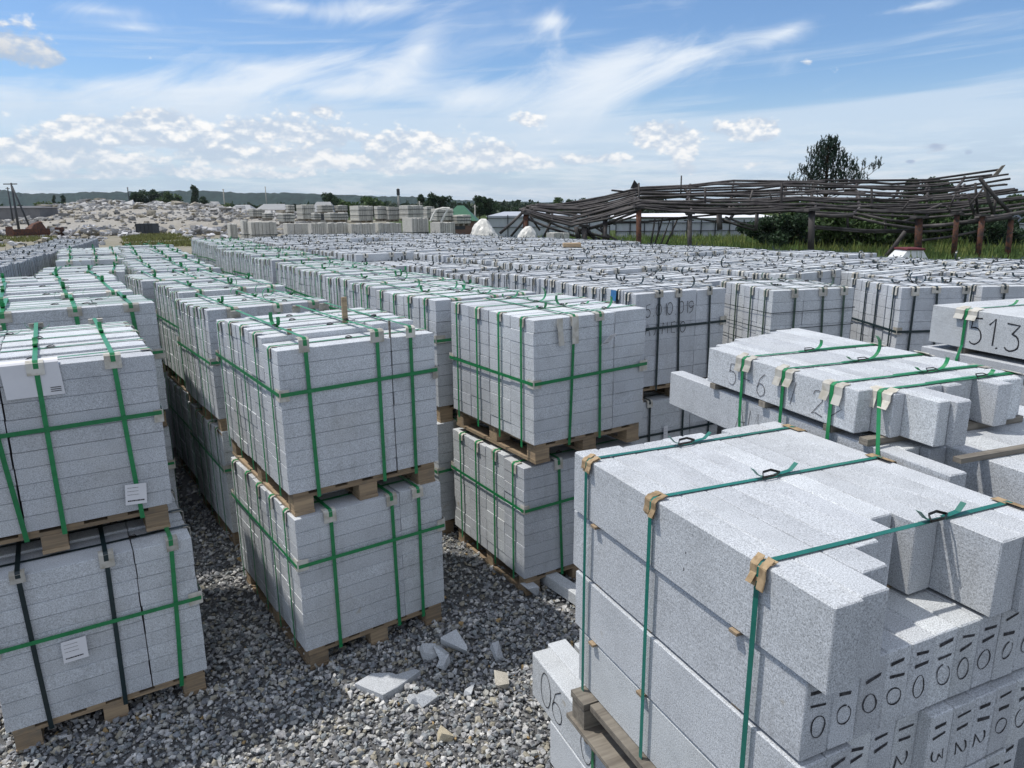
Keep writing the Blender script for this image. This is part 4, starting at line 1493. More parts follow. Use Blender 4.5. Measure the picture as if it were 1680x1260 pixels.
DG, MGN, LG = (.032, .062, .028), (.060, .105, .032), (.095, .135, .042)
tl = [
    (228, 314, 170, 30, 'dark round tree, broadest over the middle of the rubble crest', DG, 'round'),
    (250, 310, 175, 26, 'dark round tree, second of the close pair above the rubble crest', DG, 'round'),
    (275, 315, 165, 30, 'lighter green tree with loose crown between the dark pair and pine', MGN, 'round'),
    (317, 305, 150, 20, 'tall dark narrow tree standing highest above the rubble', DG, 'column'),
    (332, 322, 150, 22, 'low dark tree tucked behind the tall narrow tree', DG, 'round'),
    (350, 332, 130, 32, 'yellow green bush at the end of the rubble crest', LG, 'bush'),
    (88, 320, 190, 10, 'small dark conifer, first of the pair above the wooded slope', DG, 'column'),
    (102, 321, 190, 13, 'small dark conifer, second of the pair above the wooded slope', DG, 'column'),
    (70, 332, 150, 30, 'pale green shrub beside the grey hut and pole', LG, 'bush'),
    (130, 331, 150, 18, 'small olive shrub peeping over the rubble crest', LG, 'bush'),
    (540, 315, 150, 26, 'dark tree rising behind the small tin roof', DG, 'round'),
    (575, 328, 160, 40, 'low spreading olive tree behind the top tier', MGN, 'bush'),
    (605, 323, 165, 32, 'olive green round tree beside the mast', MGN, 'round'),
    (690, 316, 140, 20, 'dark poplar, first of the tight poplar clump', DG, 'round'),
    (708, 315, 140, 26, 'dark poplar with the tallest crown in the clump', DG, 'round'),
    (726, 320, 142, 24, 'dark poplar at the far edge of the clump', DG, 'round'),
    (786, 320, 120, 24, 'dense dark tree beside the green roof', DG, 'round'),
    (803, 324, 120, 26, 'dark tree behind the film wrapped heap', DG, 'round'),
    (830, 338, 130, 20, 'low dark shrub before the distant slope', DG, 'bush'),
    (914, 322, 130, 22, 'round tree behind the low end of the collapsed shed', MGN, 'round'),
    (940, 324, 130, 26, 'wide dark tree behind the sagging pipes', DG, 'bush'),
    (960, 330, 135, 20, 'small dark tree where pipes rise', DG, 'bush'),
]
for a in tl:
    tree(*a)
# bushes behind and under the shed
bl = [
    (1262, 352, 47, 60, 'dark willow bush at the fence end of the collapsed shed', DG),
    (1300, 345, 46, 70, 'large dark bush hanging over the grass behind the second post', DG),
    (1370, 330, 47, 110, 'broad leafy bush below the pine', MGN),
    (1440, 335, 46, 110, 'leafy bush with bright top leaves behind the sloping pipes', MGN),
    (1500, 330, 47, 90, 'tall leafy bush behind the white hut', MGN),
    (1550, 318, 50, 90, 'tall green tree behind the gable end', LG),
    (1600, 335, 47, 80, 'dark bush beneath the gable triangle', DG),
    (1640, 352, 45, 60, 'bush at the last rusty post', DG),
    (1525, 285, 58, 60, 'treetop showing just above the ridge pipe near the gable', DG),
    (1665, 318, 60, 50, 'green tree past the end of the pipes', MGN),
]
for a in bl:
    tree(a[0], a[1], a[2], a[3], a[4], a[5], 'bush', 'bushes around the collapsed shed', 'bush', dens=2.2)

# the pine
pd = 52
pt = atd(1362, 226, pd)
pine = thing('pine_tree', 'tall dark pine rising above the collapsed shed', 'tree', (pt.x, pd, 0))
mb = MB()
ht = pt.z
mb.tube([(0, 0, 0), (.1, 0, ht * .4), (-.05, 0, ht * .75), (-.1, 0, ht * .97)], .17, 7, 1, .03)
tips = []
for i in range(64):
    z = ht * (.42 + .55 * (i / 64) ** 1.0)
    a = i * 2.4
    ln = (1 - ((z / ht - .42) / .6)) * 2.9 * R.uniform(.55, 1.05) + .25
    if math.cos(a) > .5 and z < .7 * ht:
        ln *= 1.25
    up = R.uniform(.35, .75)
    p0 = Vector((-.05, 0, z * .96))
    p2 = p0 + Vector((math.cos(a) * ln, math.sin(a) * ln, ln * up))
    p1 = (p0 + p2) / 2 + Vector((0, 0, -ln * .08))
    mb.tube([p0, p1, p2], .035, 5, 1, .012)
    for k_ in range(int(4 + ln * 4)):
        f_ = R.uniform(.35, 1.0)
        q = p0.lerp(p2, f_) + Vector((R.gauss(0, .16), R.gauss(0, .16), R.gauss(0, .06)))
        tips.append((q, R.uniform(.28, .58)))
mb.build('trunk', M['bark'], pine)
VV, TT = [], []
for q, l_ in tips + [(Vector((-.1, 0, ht * .95 + .15 * i)), .3) for i in range(3)]:
    dr = Vector((R.gauss(0, .22), R.gauss(0, .22), 1)).normalized()
    tn = np.array((.022, .042, .028)) * R.uniform(.6, 1.6)
    for j in range(20):
        b0 = q + dr * (l_ * R.random())
        nd = (dr * R.uniform(.8, 1.5) + Vector((R.gauss(0, .5), R.gauss(0, .5), R.gauss(0, .25)))).normalized()
        sd = nd.cross(Vector((R.gauss(0, 1), R.gauss(0, 1), R.gauss(0, 1)))).normalized() * .022
        e_ = b0 + nd * .15
        VV += [b0 - sd, b0 + sd, e_ + sd * .4, e_ - sd * .4]
        TT += [tn] * 4
npmesh('crown', np.array([tuple(v) for v in VV]), np.arange(len(VV)).reshape(-1, 4), np.array(TT), M['leaf'], pine)

# grass blades
N = 52000
gx_ = NR.uniform(0, 1, N)
gd = 18 + 46 * NR.uniform(0, 1, N) ** .8
gpx = 880 + 860 * gx_
P = np.stack([(gpx - 840) / FPX * gd * .99, gd, np.full(N, .0)], 1)
keep = []
for i in range(N):
    uu = P[i, 0] * U.x + P[i, 1] * U.y
    if uu > 11.6 or P[i, 1] > 30:
        keep.append(i)
P = P[keep]
n = len(P)
a = NR.uniform(0, 6.28, n)
hg = NR.uniform(.2, .6, n) * (1 + .6 * (NR.uniform(0, 1, n) > .93))
w_ = NR.uniform(.03, .07, n)
ln = NR.normal(0, .12, (n, 2))
dx = np.stack([np.cos(a) * w_, np.sin(a) * w_, np.zeros(n)], 1)
tp = P + np.concatenate([ln, hg[:, None]], 1)
Vg = np.stack([P - dx, P + dx, tp + dx * .15, tp - dx * .15], 1).reshape(-1, 3)
patch = np.array([mnoise.noise(Vector((p_[0] * .35, p_[1] * .25, 1))) for p_ in P])
base_t = np.where(patch[:, None] > .1, np.array((.20, .235, .062))[None], np.array((.115, .175, .048))[None]) * NR.uniform(.6, 1.3, (n, 1))
struct(npmesh('grass', Vg, np.arange(n * 4).reshape(-1, 4), np.repeat(base_t, 4, 0), M['leaf']), 'stuff')

n = 9000
wx, wd = NR.uniform(0, 1, n), NR.uniform(58, 90, n)
wpx = np.where(NR.uniform(0, 1, n) < .4, NR.uniform(-20, 110, n), NR.uniform(215, 330, n))
P = np.stack([(wpx - 840) / FPX * wd, wd, np.full(n, .01)], 1)
P = P[np.array([mnoise.noise(Vector((p_[0] * .12, p_[1] * .1, 6))) > .02 for p_ in P])]
n = len(P)
a = NR.uniform(0, 6.28, n)
dx = np.stack([np.cos(a) * .07, np.sin(a) * .07, np.zeros(n)], 1)
tp = P + np.concatenate([NR.normal(0, .1, (n, 2)), NR.uniform(.12, .4, (n, 1))], 1)
Vg = np.stack([P - dx, P + dx, tp + dx * .2, tp - dx * .2], 1).reshape(-1, 3)
struct(npmesh('weeds', Vg, np.arange(n * 4).reshape(-1, 4), np.repeat(np.array((.16, .17, .055))[None] * NR.uniform(.6, 1.3, (n, 1)), 4, 0), M['leaf']), 'stuff')

# ------------------------------------------------------------------ collapsed pipe shed
SD = 36.0
shed = thing('collapsed_shed', 'burnt collapsed shed of long sagging steel pipes on rusty posts', 'shed', (0, 0, 0))


def pathpts(pts, d0, d1, jit=0.0):
    n = len(pts)
    return [atd(x, y, d0 + (d1 - d0) * i / max(n - 1, 1)) for i, (x, y) in enumerate(pts)]


EX = [848, 900, 945, 1000, 1045, 1100, 1150, 1200, 1260, 1333, 1400, 1460, 1510, 1570, 1620, 1690]
EA = [346, 360, 374, 356, 341, 346, 351, 356, 350, 344, 347, 353, 357, 351, 346, 338]
RI = [336, 333, 331, 320, 309, 303, 299, 297, 295, 296, 297, 299, 297, 289, 283, 277]
for k_ in range(17):
    f_ = min(1, max(0, k_ / 16 + R.uniform(-.015, .015)))
    ph = R.uniform(0, 6)
    xa = 846 + R.uniform(0, 30) + (12 if k_ > 6 else 0)
    xb = (1690, 1700, 1600, 1695, 1690, 1640, 1685, 1672, 1668, 1600, 1655, 1652, 1660, 1560, 1657, 1630, 1641)[k_]
    st_ = [945 + R.uniform(-14, 14), 1045 + R.uniform(-10, 10)] + ([1180 + R.uniform(-30, 30)] if R.random() < .7 else []) + [1320 + R.uniform(-40, 40)] + ([1420 + R.uniform(-20, 20)] if R.random() < .5 else []) + [1510 + R.uniform(-25, 25)]
    brk = [xa] + [x for x in st_ if xa + 25 < x < xb - 25] + [xb]
    pts = []
    for x in brk:
        y = np.interp(x, EX, EA) * (1 - f_) + np.interp(x, EX, RI) * f_
        y += R.uniform(-2.2, 2.2)
        pts.append((x, y))
    dd = SD + 5.5 * f_
    P_ = [atd(x, y, dd + R.uniform(-.2, .2)) for x, y in pts]
    # the slope line is sampled between the kinks so long lengths still follow the sagging frames a little
    cut = R.randrange(2, max(3, len(P_) - 1))
    off = Vector((0, .15, R.uniform(-.10, .10)))
    for seg in (P_[:cut + 1], [p_ + off for p_ in P_[cut:]]):
        if len(seg) < 2:
            continue
        if seg[0].x > P_[0].x + 1:
            seg = [seg[0] + (seg[0] - seg[1]).normalized() * R.uniform(.1, 1.6)] + seg
        fine = []
        for i in range(len(seg) - 1):
            for t_ in (0, .06, .5, .94):
                q = seg[i].lerp(seg[i + 1], t_)
                if t_ == .5:
                    q = q + Vector((0, 0, -R.uniform(.0, .10)))
                fine.append(q)
        fine.append(seg[-1])
        MB().tube(fine, R.uniform(.05, .066), 8).build('purlin_pipe', M['char'], shed, True)
for k_ in range(9):     # back slope and fallen pipes seen through the gaps
    f_ = R.uniform(.1, .95)
    xa, xb = R.uniform(860, 1300), 0
    xb = xa + R.uniform(180, 380)
    pts = [(x, np.interp(x, EX, EA) * (1 - f_) + np.interp(x, EX, RI) * f_ + R.uniform(-3, 5)) for x in np.linspace(xa, min(xb, 1660), 6)]
    MB().tube([atd(x, y, SD + 6.5) for x, y in pts], .06, 7).build('fallen_pipe', M['char'], shed, True)
posts = [(1048, 342, 1048, SD, 'rust', .13), (993, 360, 990, SD + .3, 'char', .12), (1132, 352, 1131, SD, 'char', .11), (1332, 346, 1330, SD - 1, 'char', .15),
         (1508, 358, 1506, SD - 2, 'rust', .16), (1570, 352, 1564, SD - 1.6, 'rust', .12), (1612, 355, 1603, SD - 1.2, 'rust', .13), (1659, 360, 1652, SD - .8, 'rust', .13), (958, 372, 962, SD, 'char', .13), (863, 352, 858, SD, 'rust', .13)]
for x, y, xb, dd, mm, r in posts:
    tp_ = atd(x, y, dd)
    bt = atd(xb, 430, dd)
    MB().tube([(bt.x, bt.y, -.05), (tp_.x, tp_.y, tp_.z)], r, 10).build('post', M[mm], shed, True)
    MB().box(tp_.x - r * 1.8, tp_.x + r * 1.8, tp_.y - r * 1.8, tp_.y + r * 1.8, tp_.z + .002, tp_.z + .10).build('cap_plate', M['char'], shed)
lines_ = [
    # fallen frame of the low end
    ((862, 344), (820, 383), 0, .07), ((868, 350), (838, 388), .2, .06), ((866, 348), (886, 378), .4, .05), ((858, 356), (945, 388), 0, .06), ((868, 352), (985, 392), .5, .055),
    ((905, 362), (890, 392), .6, .06), ((945, 372), (950, 392), .2, .12), ((950, 376), (1000, 391), 0, .06), ((960, 374), (980, 396), .2, .11), ((975, 372), (1012, 394), .4, .05), ((985, 372), (1002, 398), .3, .06),
    ((948, 380), (1050, 352), .4, .05), ((955, 378), (1045, 347), .3, .06),
    # low rails
    ((995, 365), (1132, 357), .3, .05), ((1048, 357), (1180, 352), .3, .045), ((1132, 356), (1200, 366), .2, .05),
    # leaning bars
    ((1075, 357), (1068, 400), .2, .045), ((1087, 358), (1074, 402), .3, .045), ((1100, 358), (1083, 404), .4, .045), ((1112, 358), (1090, 407), .4, .045),
    # hanging bent trapezoid
    ((1185, 360), (1240, 378), .1, .06), ((1240, 378), (1242, 350), .1, .09), ((1190, 356), (1238, 372), .2, .05), ((1180, 352), (1181, 377), .05, .14),
    # bottom rails toward the gable
    ((1332, 371), (1512, 378), -.6, .06), ((1332, 374), (1512, 381), -.6, .05), ((1510, 380), (1570, 376), -1, .06), ((1508, 395), (1616, 377), -1, .06), ((1508, 372), (1600, 362), -1, .09), ((1570, 366), (1659, 356), -1, .1), ((1600, 358), (1690, 346), -.8, .09),
    ((1330, 352), (1400, 354), -.5, .1), ((1400, 356), (1508, 376), -.8, .07), ((1404, 350), (1500, 366), -.6, .06), ((1390, 350), (1391, 376), -.5, .06), ((1452, 358), (1453, 380), -.5, .06),
    ((1485, 380), (1450, 425), -1.5, .1),
    # gable triangle and web members
    ((1607, 292), (1661, 353), -.6, .09), ((1612, 296), (1630, 350), -.4, .08), ((1616, 305), (1592, 335), -.2, .05), ((1600, 300), (1604, 350), .0, .06), ((1588, 318), (1598, 350), .2, .07), ((1634, 322), (1630, 352), -.3, .06),
    ((1553, 338), (1562, 350), .4, .05), ((1568, 318), (1556, 345), .6, .05),
    ((1118, 271 + 17), (1117, 318), .5, .035), ((1283, 300), (1281, 348), 1.5, .07), ((1235, 312), (1225, 345), 2, .05), ((1262, 314), (1268, 332), 2, .04), ((1048, 300), (1049, 340), 3, .05), ((1157, 308), (1157, 345), 2, .06),
    ((1430, 310), (1431, 352), 2, .06), ((1480, 345), (1492, 330), .4, .05), ((1492, 330), (1530, 326), .5, .05), ((1500, 352), (1545, 335), 1, .06),
]
for (x0, y0), (x1, y1), dd, r in lines_:
    q0, q1 = atd(x0, y0, SD + dd), atd(x1, y1, SD + dd)
    q0.z, q1.z = max(q0.z, -.02), max(q1.z, -.02)
    mid = (q0 + q1) / 2 + Vector((0, .0, -.02 * (q1 - q0).length))
    MB().tube([q0, mid, q1], r, 7).build('truss_bar', M['char'], shed, True)
for f_ in (.15, .4, .65, .85):     # sagging rafters across the slope
    for xx in (905, 965, 1045, 1130, 1200, 1283, 1333, 1405, 1470, 1520, 1575):
        P_ = []
        for g_ in (max(0, f_ - .16), f_, min(1, f_ + .16)):
            y = np.interp(xx, EX, EA) * (1 - g_) + np.interp(xx, EX, RI) * g_ + 2.5
            P_.append(atd(xx + 14 * (g_ - f_) + R.uniform(-6, 6), y, SD + 5.5 * g_ + .15))
        MB().tube(P_, R.uniform(.05, .09), 6).build('rafter', M['char'], shed)
q = atd(1640, 278, SD + 5.4)
MB().add([q + Vector(v) for v in ((-.35, 0, -.35), (-.1, 0, -.4), (.3, 0, .25), (.1, 0, .2), (-.35, .05, -.35), (-.1, .05, -.4), (.3, .05, .25), (.1, .05, .2))],
         [(0, 1, 2, 3), (7, 6, 5, 4), (0, 4, 5, 1), (1, 5, 6, 2), (2, 6, 7, 3), (3, 7, 4, 0)]).build('board', M['wood2'], shed)
q = atd(1042, 306, SD + 5.4)
MB().add([q + Vector(v) for v in ((-.25, 0, -.1), (.35, 0, -.1), (-.05, 0, .35), (-.25, .1, -.1), (.35, .1, -.1), (-.05, .1, .35))],
         [(0, 1, 2), (5, 4, 3), (0, 3, 4, 1), (1, 4, 5, 2), (2, 5, 3, 0)]).build('gusset_plate', M['char'], shed)

base = Vector((atd(1260, 400, SD).x, SD + 2, 0))
shed.location = base
for ch in shed.children:
    ch.matrix_parent_inverse = Matrix.Translation(-base)

# white hut with a red roof edge
hd = 31.5
a, b_ = atd(1474, 425, hd), atd(1526, 425, hd)
w = b_.x - a.x
zt = atd(1500, 411, hd).z
zr = zt + .09
hut = thing('white_hut', 'small white hut with sloping sides and dark red roof, behind the dark strapped packs', 'hut', (a.x, hd, 0))
cw_ = .30 * w
z_low = .35
MB().add([(0, 0, 0), (w, 0, 0), (w - .0, 1.2, 0), (0, 1.2, 0), (0, 0, z_low), (w, 0, z_low), (w, 1.2, z_low), (0, 1.2, z_low), (cw_, .1, zt), (w - cw_ * .7, .1, zt), (w - cw_ * .7, 1.1, zt), (cw_, 1.1, zt)],
         [(3, 2, 1, 0), (0, 1, 5, 4), (1, 2, 6, 5), (2, 3, 7, 6), (3, 0, 4, 7), (4, 5, 9, 8), (5, 6, 10, 9), (6, 7, 11, 10), (7, 4, 8, 11), (8, 9, 10, 11)]).build('wall', M['white'], hut)
MB().cbox(cw_ - .06, w - cw_ * .7 + .06, .04, 1.16, zt + .003, zr, .01).build('roof', M['redpaint'], hut)

# ------------------------------------------------------------------ sheet fence behind the grass
fd = 62.0
FN_ = 'grey sheet metal fence behind the grass'


def fence(px0, px1, yt, yb, dist, label, step=23):
    a, b_ = atd(px0, yb, dist), atd(px1, yb, dist)
    zt = atd((px0 + px1) / 2, yt, dist).z
    root = thing('sheet_fence', label, 'fence', (a.x, dist, 0))
    L_ = b_.x - a.x
    n = max(2, int((px1 - px0) / step))
    mb = MB()
    m_ = int(L_ / .25)
    vs, fs = [], []
    for i in range(m_ + 1):
        x = L_ * i / m_
        y = .04 * (i % 2)
        vs += [(x, y, .05), (x, y, zt - .08)]
    for i in range(m_):
        fs.append((2 * i, 2 * i + 2, 2 * i + 3, 2 * i + 1))
    mb.add(vs, fs)
    mb.build('sheet', M['metalsheet'], root)
    for zz in (zt * .45, zt * .85):
        MB().box(0, L_, -.13, -.08, zz, zz + .06).build('rail', M['darkmetal'], root)
    for i in range(n + 1):
        x = L_ * i / n
        MB().box(x - .04, x + .04, -.07, -.003, 0, zt).build('post', M['darkmetal'], root)


fence(1010, 1265, 361, 392, fd, 'long grey sheet fence on dark posts behind the leaning bars')
fence(800, 1000, 352, 384, 70, 'grey sheet fence behind the low end of the collapsed shed', 30)
fence(1638, 1720, 364, 400, 55, 'pale grey fence behind the last rusty posts', 24)
# long low buildings behind the fence
def block(px0, px1, yt, yb, dist, depth, label, wall, roof, name='long_shed', eave=.35, windows=True):
    a, b_ = atd(px0, yb, dist), atd(px1, yb, dist)
    zt = atd((px0 + px1) / 2, yt, dist).z
    L_ = b_.x - a.x
    root = thing(name, label, 'building', (a.x, dist, 0))
    zw = zt * (1 - eave)
    MB().box(0, L_, 0, depth, 0, zw).build('wall', M[wall], root)
    o_ = .3
    MB().add([(-o_, -o_, zw + .003), (L_ + o_, -o_, zw + .003), (L_ + o_, depth + o_, zw + .003), (-o_, depth + o_, zw + .003), (-o_ + (depth * .3), depth / 2, zt), (L_ + o_ - depth * .3, depth / 2, zt)],
             [(3, 2, 1, 0), (0, 1, 5, 4), (1, 2, 5), (2, 3, 4, 5), (3, 0, 4)]).build('roof', M[roof], root)
    n = max(1, int(L_ / 4)) if windows else 0
    for i in range(n):
        x = L_ * (i + .5) / n
        w_ = MB().box(x - .6, x + .6, -.03, -.004, zw * .45, zw * .85).build('window', M['darkmetal'], root)
    return root


block(728, 778, 337, 352, 75, 5, 'house with a green hipped roof beside the dark poplars', 'brick', 'greenroof', 'green_roofed_house', .5)
block(420, 470, 334.5, 341, 190, 5, 'long pale roofed low building before the wooded slope', 'brick', 'roofgrey', 'low_building', .35)
block(510, 545, 331, 340, 120, 3, 'small building with a grey tin gable behind the top tier', 'concrete', 'roofgrey', 'tin_roofed_building', .4)
block(375, 412, 336, 342, 200, 5, 'low pale building at the rubble end of the trees', 'concrete', 'roofgrey', 'low_building', .35)
block(985, 1275, 350, 364, 90, 9, 'long low pale building behind the sheet fence', 'metalsheet', 'white', 'low_building', .28)
block(800, 960, 347, 360, 110, 9, 'low grey building behind the low end of the collapsed shed', 'metalsheet', 'metalsheet', 'low_building', .3)
block(1640, 1730, 349, 372, 80, 8, 'dark grey roofed shed behind the last rusty posts', 'metalsheet', 'darkmetal', 'long_shed', .5)
# grey yard hut by the pole on the far edge
block(-40, 66, 338, 352, 150, 6, 'long dark grey concrete yard building by the leaning pole', 'darkconc', 'darkconc', 'yard_building', .1, False)
# poles
def pole(px, yt, yb, dist, r, label, kind=0, mat='concrete'):
    tp_ = atd(px, yt, dist)
    root = thing('utility_pole' if kind != 2 else 'mast', label, 'pole', (tp_.x, dist, 0))
    MB().tube([(0, 0, 0), (0, 0, tp_.z)], r * 1.3, 7, 1, r * .8).build('shaft', M[mat], root, True)
    if kind == 1:
        MB().tube([(1.9, 0, 0), (.05, 0, tp_.z * .93)], r, 7, 1, r * .8).build('brace', M[mat], root, True)
        MB().box(-1.2, .9, -.06, .06, tp_.z - .25, tp_.z - .1).build('crossarm', M[mat], root)
    elif kind == 2:
        MB().box(-.5, .5, -.4, .4, tp_.z - 2.4, tp_.z - .2).build('antenna_head', M['darkmetal'], root)
    else:
        MB().box(-.35, .35, -.05, .05, tp_.z - .3, tp_.z - .2).build('crossarm', M[mat], root)


pole(18, 300, 345, 115, .16, 'leaning braced utility pole beyond the yard building', 1, 'darkmetal')
pole(12, 307, 345, 130, .13, 'thin utility pole behind the braced pole', 0, 'darkmetal')
pole(209, 307, 340, 260, .2, 'dark chimney like post among the trees above rubble', 0, 'darkmetal')
pole(366, 310, 345, 240, .2, 'pale lamp pole at the end of the rubble crest', 0, 'concrete')
pole(653, 309, 340, 260, .35, 'grey cell mast with a box head behind the stacks', 2, 'concrete')
pole(688, 330, 350, 90, .1, 'short pale post before the poplar clump', 0, 'concrete')
pole(779, 336, 352, 95, .12, 'pale post beside the dense dark tree', 0, 'concrete')
pole(435, 306, 345, 300, .2, 'faint thin mast on the slope skyline', 0, 'concrete')

# far belt of trees at the foot of the hills
n = 26000
bx_ = NR.uniform(-60, 1750, n)
bd = NR.uniform(240, 420, n)
hh_ = np.array([4.0 + 2.6 * mnoise.noise(Vector((x_ * .035, 3.1, 0))) + 1.5 * mnoise.noise(Vector((x_ * .14, 7.1, 0))) for x_ in bx_])
bz = hh_ * NR.uniform(0, 1, n) ** .7
P = np.stack([(bx_ - 840) / FPX * bd, bd, np.maximum(bz, .2)], 1)
struct(leafmesh('treeline', P, .95, (.030, .052, .026), None), 'stuff')

# ------------------------------------------------------------------ wooded hills
hxp = [-300, 0, 40, 100, 150, 200, 330, 400, 470, 520, 600, 690, 720, 800, 900, 1000, 1150, 1400, 1700, 2000]
hyp = [300, 311, 318, 319, 315.5, 316, 313, 318, 317, 319, 322, 323.5, 328, 331, 333, 336, 336, 330, 326, 330]
VN, FN, TN = [], [], []
nx, ny = 420, 14
for j in range(ny):
    for i in range(nx):
        px = -300 + 2300 * i / (nx - 1)
        f_ = j / (ny - 1)
        dist = 1500 + 900 * f_
        yt = np.interp(px, hxp, hyp)
        zc = atd(px, yt, 2200).z
        pr = math.sin(min(1, f_ / .78) * math.pi / 2)
        q = atd(px, 340, dist)
        z = zc * pr + (R.uniform(-2.2, 2.2) + 3.0 * mnoise.noise(Vector((px * .06, j * .8, 0)))) * (.2 + .8 * pr)
        VN.append((q.x, dist, z if j else -5))
        TN.append(np.array((.020, .038, .034)) * R.uniform(.75, 1.25))
for j in range(ny - 1):
    for i in range(nx - 1):
        FN.append((j * nx + i, j * nx + i + 1, (j + 1) * nx + i + 1, (j + 1) * nx + i))
M['forest'] = attrmat('forest', 'tone', 1.0, .02, .35, 0.0)
struct(npmesh('hills', np.array(VN), np.array(FN), np.array(TN), M['forest']))

# air: pale haze round everything
mh = bpy.data.materials.new('haze_air')
mh.use_nodes = True
hn = mh.node_tree
for n_ in list(hn.nodes):
    hn.nodes.remove(n_)
ho = hn.nodes.new('ShaderNodeOutputMaterial')
hv = hn.nodes.new('ShaderNodeVolumePrincipled')
hv.inputs['Color'].default_value = (.86, .92, 1.0, 1)
hv.inputs['Density'].default_value = .00008
hn.links.new(hv.outputs[0], ho.inputs['Volume'])
struct(MB().box(-4700, 4700, -80, 6700, -6.5, 130).build('haze', mh), 'stuff')

# ------------------------------------------------------------------ sky and sun
SUN_EL, SUN_AZ = rad(63), math.atan2(-.97, .24)
W_ = bpy.data.worlds.new('World')
S.world = W_
W_.use_nodes = True
nt = W_.node_tree
for n in list(nt.nodes):
    nt.nodes.remove(n)
g = G(nt)
out = g.n('ShaderNodeOutputWorld')
bg = g.n('ShaderNodeBackground')
g.l(bg.outputs[0], out.inputs[0])
sky = g.n('ShaderNodeTexSky', sky_type='NISHITA')
sky.sun_disc = False
sky.sun_elevation = SUN_EL
sky.sun_rotation = SUN_AZ
sky.air_density = 1.0
sky.dust_density = 0.6
sky.ozone_density = 1.6
tc = g.n('ShaderNodeTexCoord')
dirv = tc.outputs['Generated']
sp = g.n('ShaderNodeSeparateXYZ')
g.l(dirv, sp.inputs[0])
dx_, dy_, dz_ = sp.outputs
az = g.math('ARCTAN2', dx_, dy_)
el = g.math('ARCSINE', dz_)
DEG = 57.29578
azd = g.math('MULTIPLY', az, DEG)
eld = g.math('MULTIPLY', el, DEG)


def comb(x, y, z=0.0):
    c = g.n('ShaderNodeCombineXYZ')
    g.val(c.inputs[0], x)
    g.val(c.inputs[1], y)
    g.val(c.inputs[2], z)
    return c.outputs[0]


def azel(px, py):
    d = ray(px, py).normalized()
    return math.degrees(math.atan2(d.x, d.y)), math.degrees(math.asin(d.z))


azel_v = comb(azd, eld, 0.0)


def blob(px, py, rx, ry, rot=0.0):
    """soft elliptic patch of sky round the direction seen at that place (pixel radii to degrees)"""
    a0, e0 = azel(px, py)
    k = math.degrees(1 / FPX) * 2.3
    mp = g.n('ShaderNodeMapping', vector_type='TEXTURE')
    g.l(azel_v, mp.inputs['Vector'])
    mp.inputs['Location'].default_value = (a0, e0, 0)
    mp.inputs['Rotation'].default_value = (0, 0, rad(rot))
    mp.inputs['Scale'].default_value = (rx * k, ry * k, 1)
    gr = g.n('ShaderNodeTexGradient', gradient_type='QUADRATIC_SPHERE')
    g.l(mp.outputs[0], gr.inputs['Vector'])
    return gr.outputs['Fac']


def total(lst):
    o_ = lst[0]
    for x in lst[1:]:
        o_ = g.math('ADD', o_, x)
    return o_


# high thin cloud: streaks stretched along its own drift direction
def rotc(deg):
    c, s_ = math.cos(rad(deg)), math.sin(rad(deg))
    return (g.math('ADD', g.math('MULTIPLY', azd, c), g.math('MULTIPLY', eld, s_)),
            g.math('ADD', g.math('MULTIPLY', azd, -s_), g.math('MULTIPLY', eld, c)))


sx_, sy_ = rotc(17)
st1 = g.noise(comb(g.math('MULTIPLY', sx_, .085), g.math('MULTIPLY', sy_, .26), 1.7), 1.0, 6, .62, .9)
st2 = g.noise(comb(g.math('MULTIPLY', azd, .05), g.math('ADD', g.math('MULTIPLY', eld, .95), g.math('MULTIPLY', azd, -.05)), 7.7), 1.0, 5, .6, .5)
cir_mask = total([
    blob(900, 195, 90, 34, 25), blob(990, 140, 130, 46, 24), blob(1120, 90, 170, 24, 9), blob(1290, 52, 70, 12, 18), blob(905, 35, 34, 10, 0), blob(915, 60, 14, 22, 0),
    blob(420, 112, 130, 18, -4), blob(600, 108, 110, 30, -6), blob(690, 80, 46, 22, 42), blob(170, 140, 130, 20, 3), blob(330, 150, 120, 20, 8),
    blob(130, 178, 150, 22, 0), blob(350, 180, 70, 20, 0), blob(770, 165, 90, 22, 0), blob(560, 150, 130, 14, 0),
    blob(460, 10, 130, 14, -4), blob(640, 14, 110, 16, 3), blob(170, 18, 70, 10, 0), blob(215, 45, 50, 6, 0), blob(1500, 12, 70, 6, 5),
])
cir = g.math('MULTIPLY', g.smooth(g.math('ADD', st1, g.math('MULTIPLY', cir_mask, .30)), .52, 1.0), .90)
hz_mask = total([blob(1430, 175, 300, 16, 6), blob(1600, 195, 260, 16, 4), blob(1350, 205, 260, 22, 3), blob(1500, 250, 500, 34, 0), blob(1000, 235, 400, 30, 0), blob(300, 215, 500, 40, 0), blob(700, 205, 200, 14, 0)])
hzc = g.math('MULTIPLY', g.smooth(g.math('ADD', st2, g.math('MULTIPLY', hz_mask, .42)), .50, .88), .70)


# heaped clouds
def cum_noise(de):
    e2 = g.math('ADD', eld, de)
    v1 = comb(g.math('MULTIPLY', azd, .42), g.math('MULTIPLY', e2, .66), 2.2)
    a = g.noise(v1, 1.0, 7, .62, .1)
    o_ = a
    for sc_, k_ in ((1.7, .26), (4.6, .13)):
        b2 = g.n('ShaderNodeTexVoronoi')
        g.l(v1, b2.inputs['Vector'])
        b2.inputs['Scale'].default_value = sc_
        o_ = g.math('ADD', o_, g.math('MULTIPLY', g.math('SUBTRACT', .42, b2.outputs['Distance']), k_))
    return o_


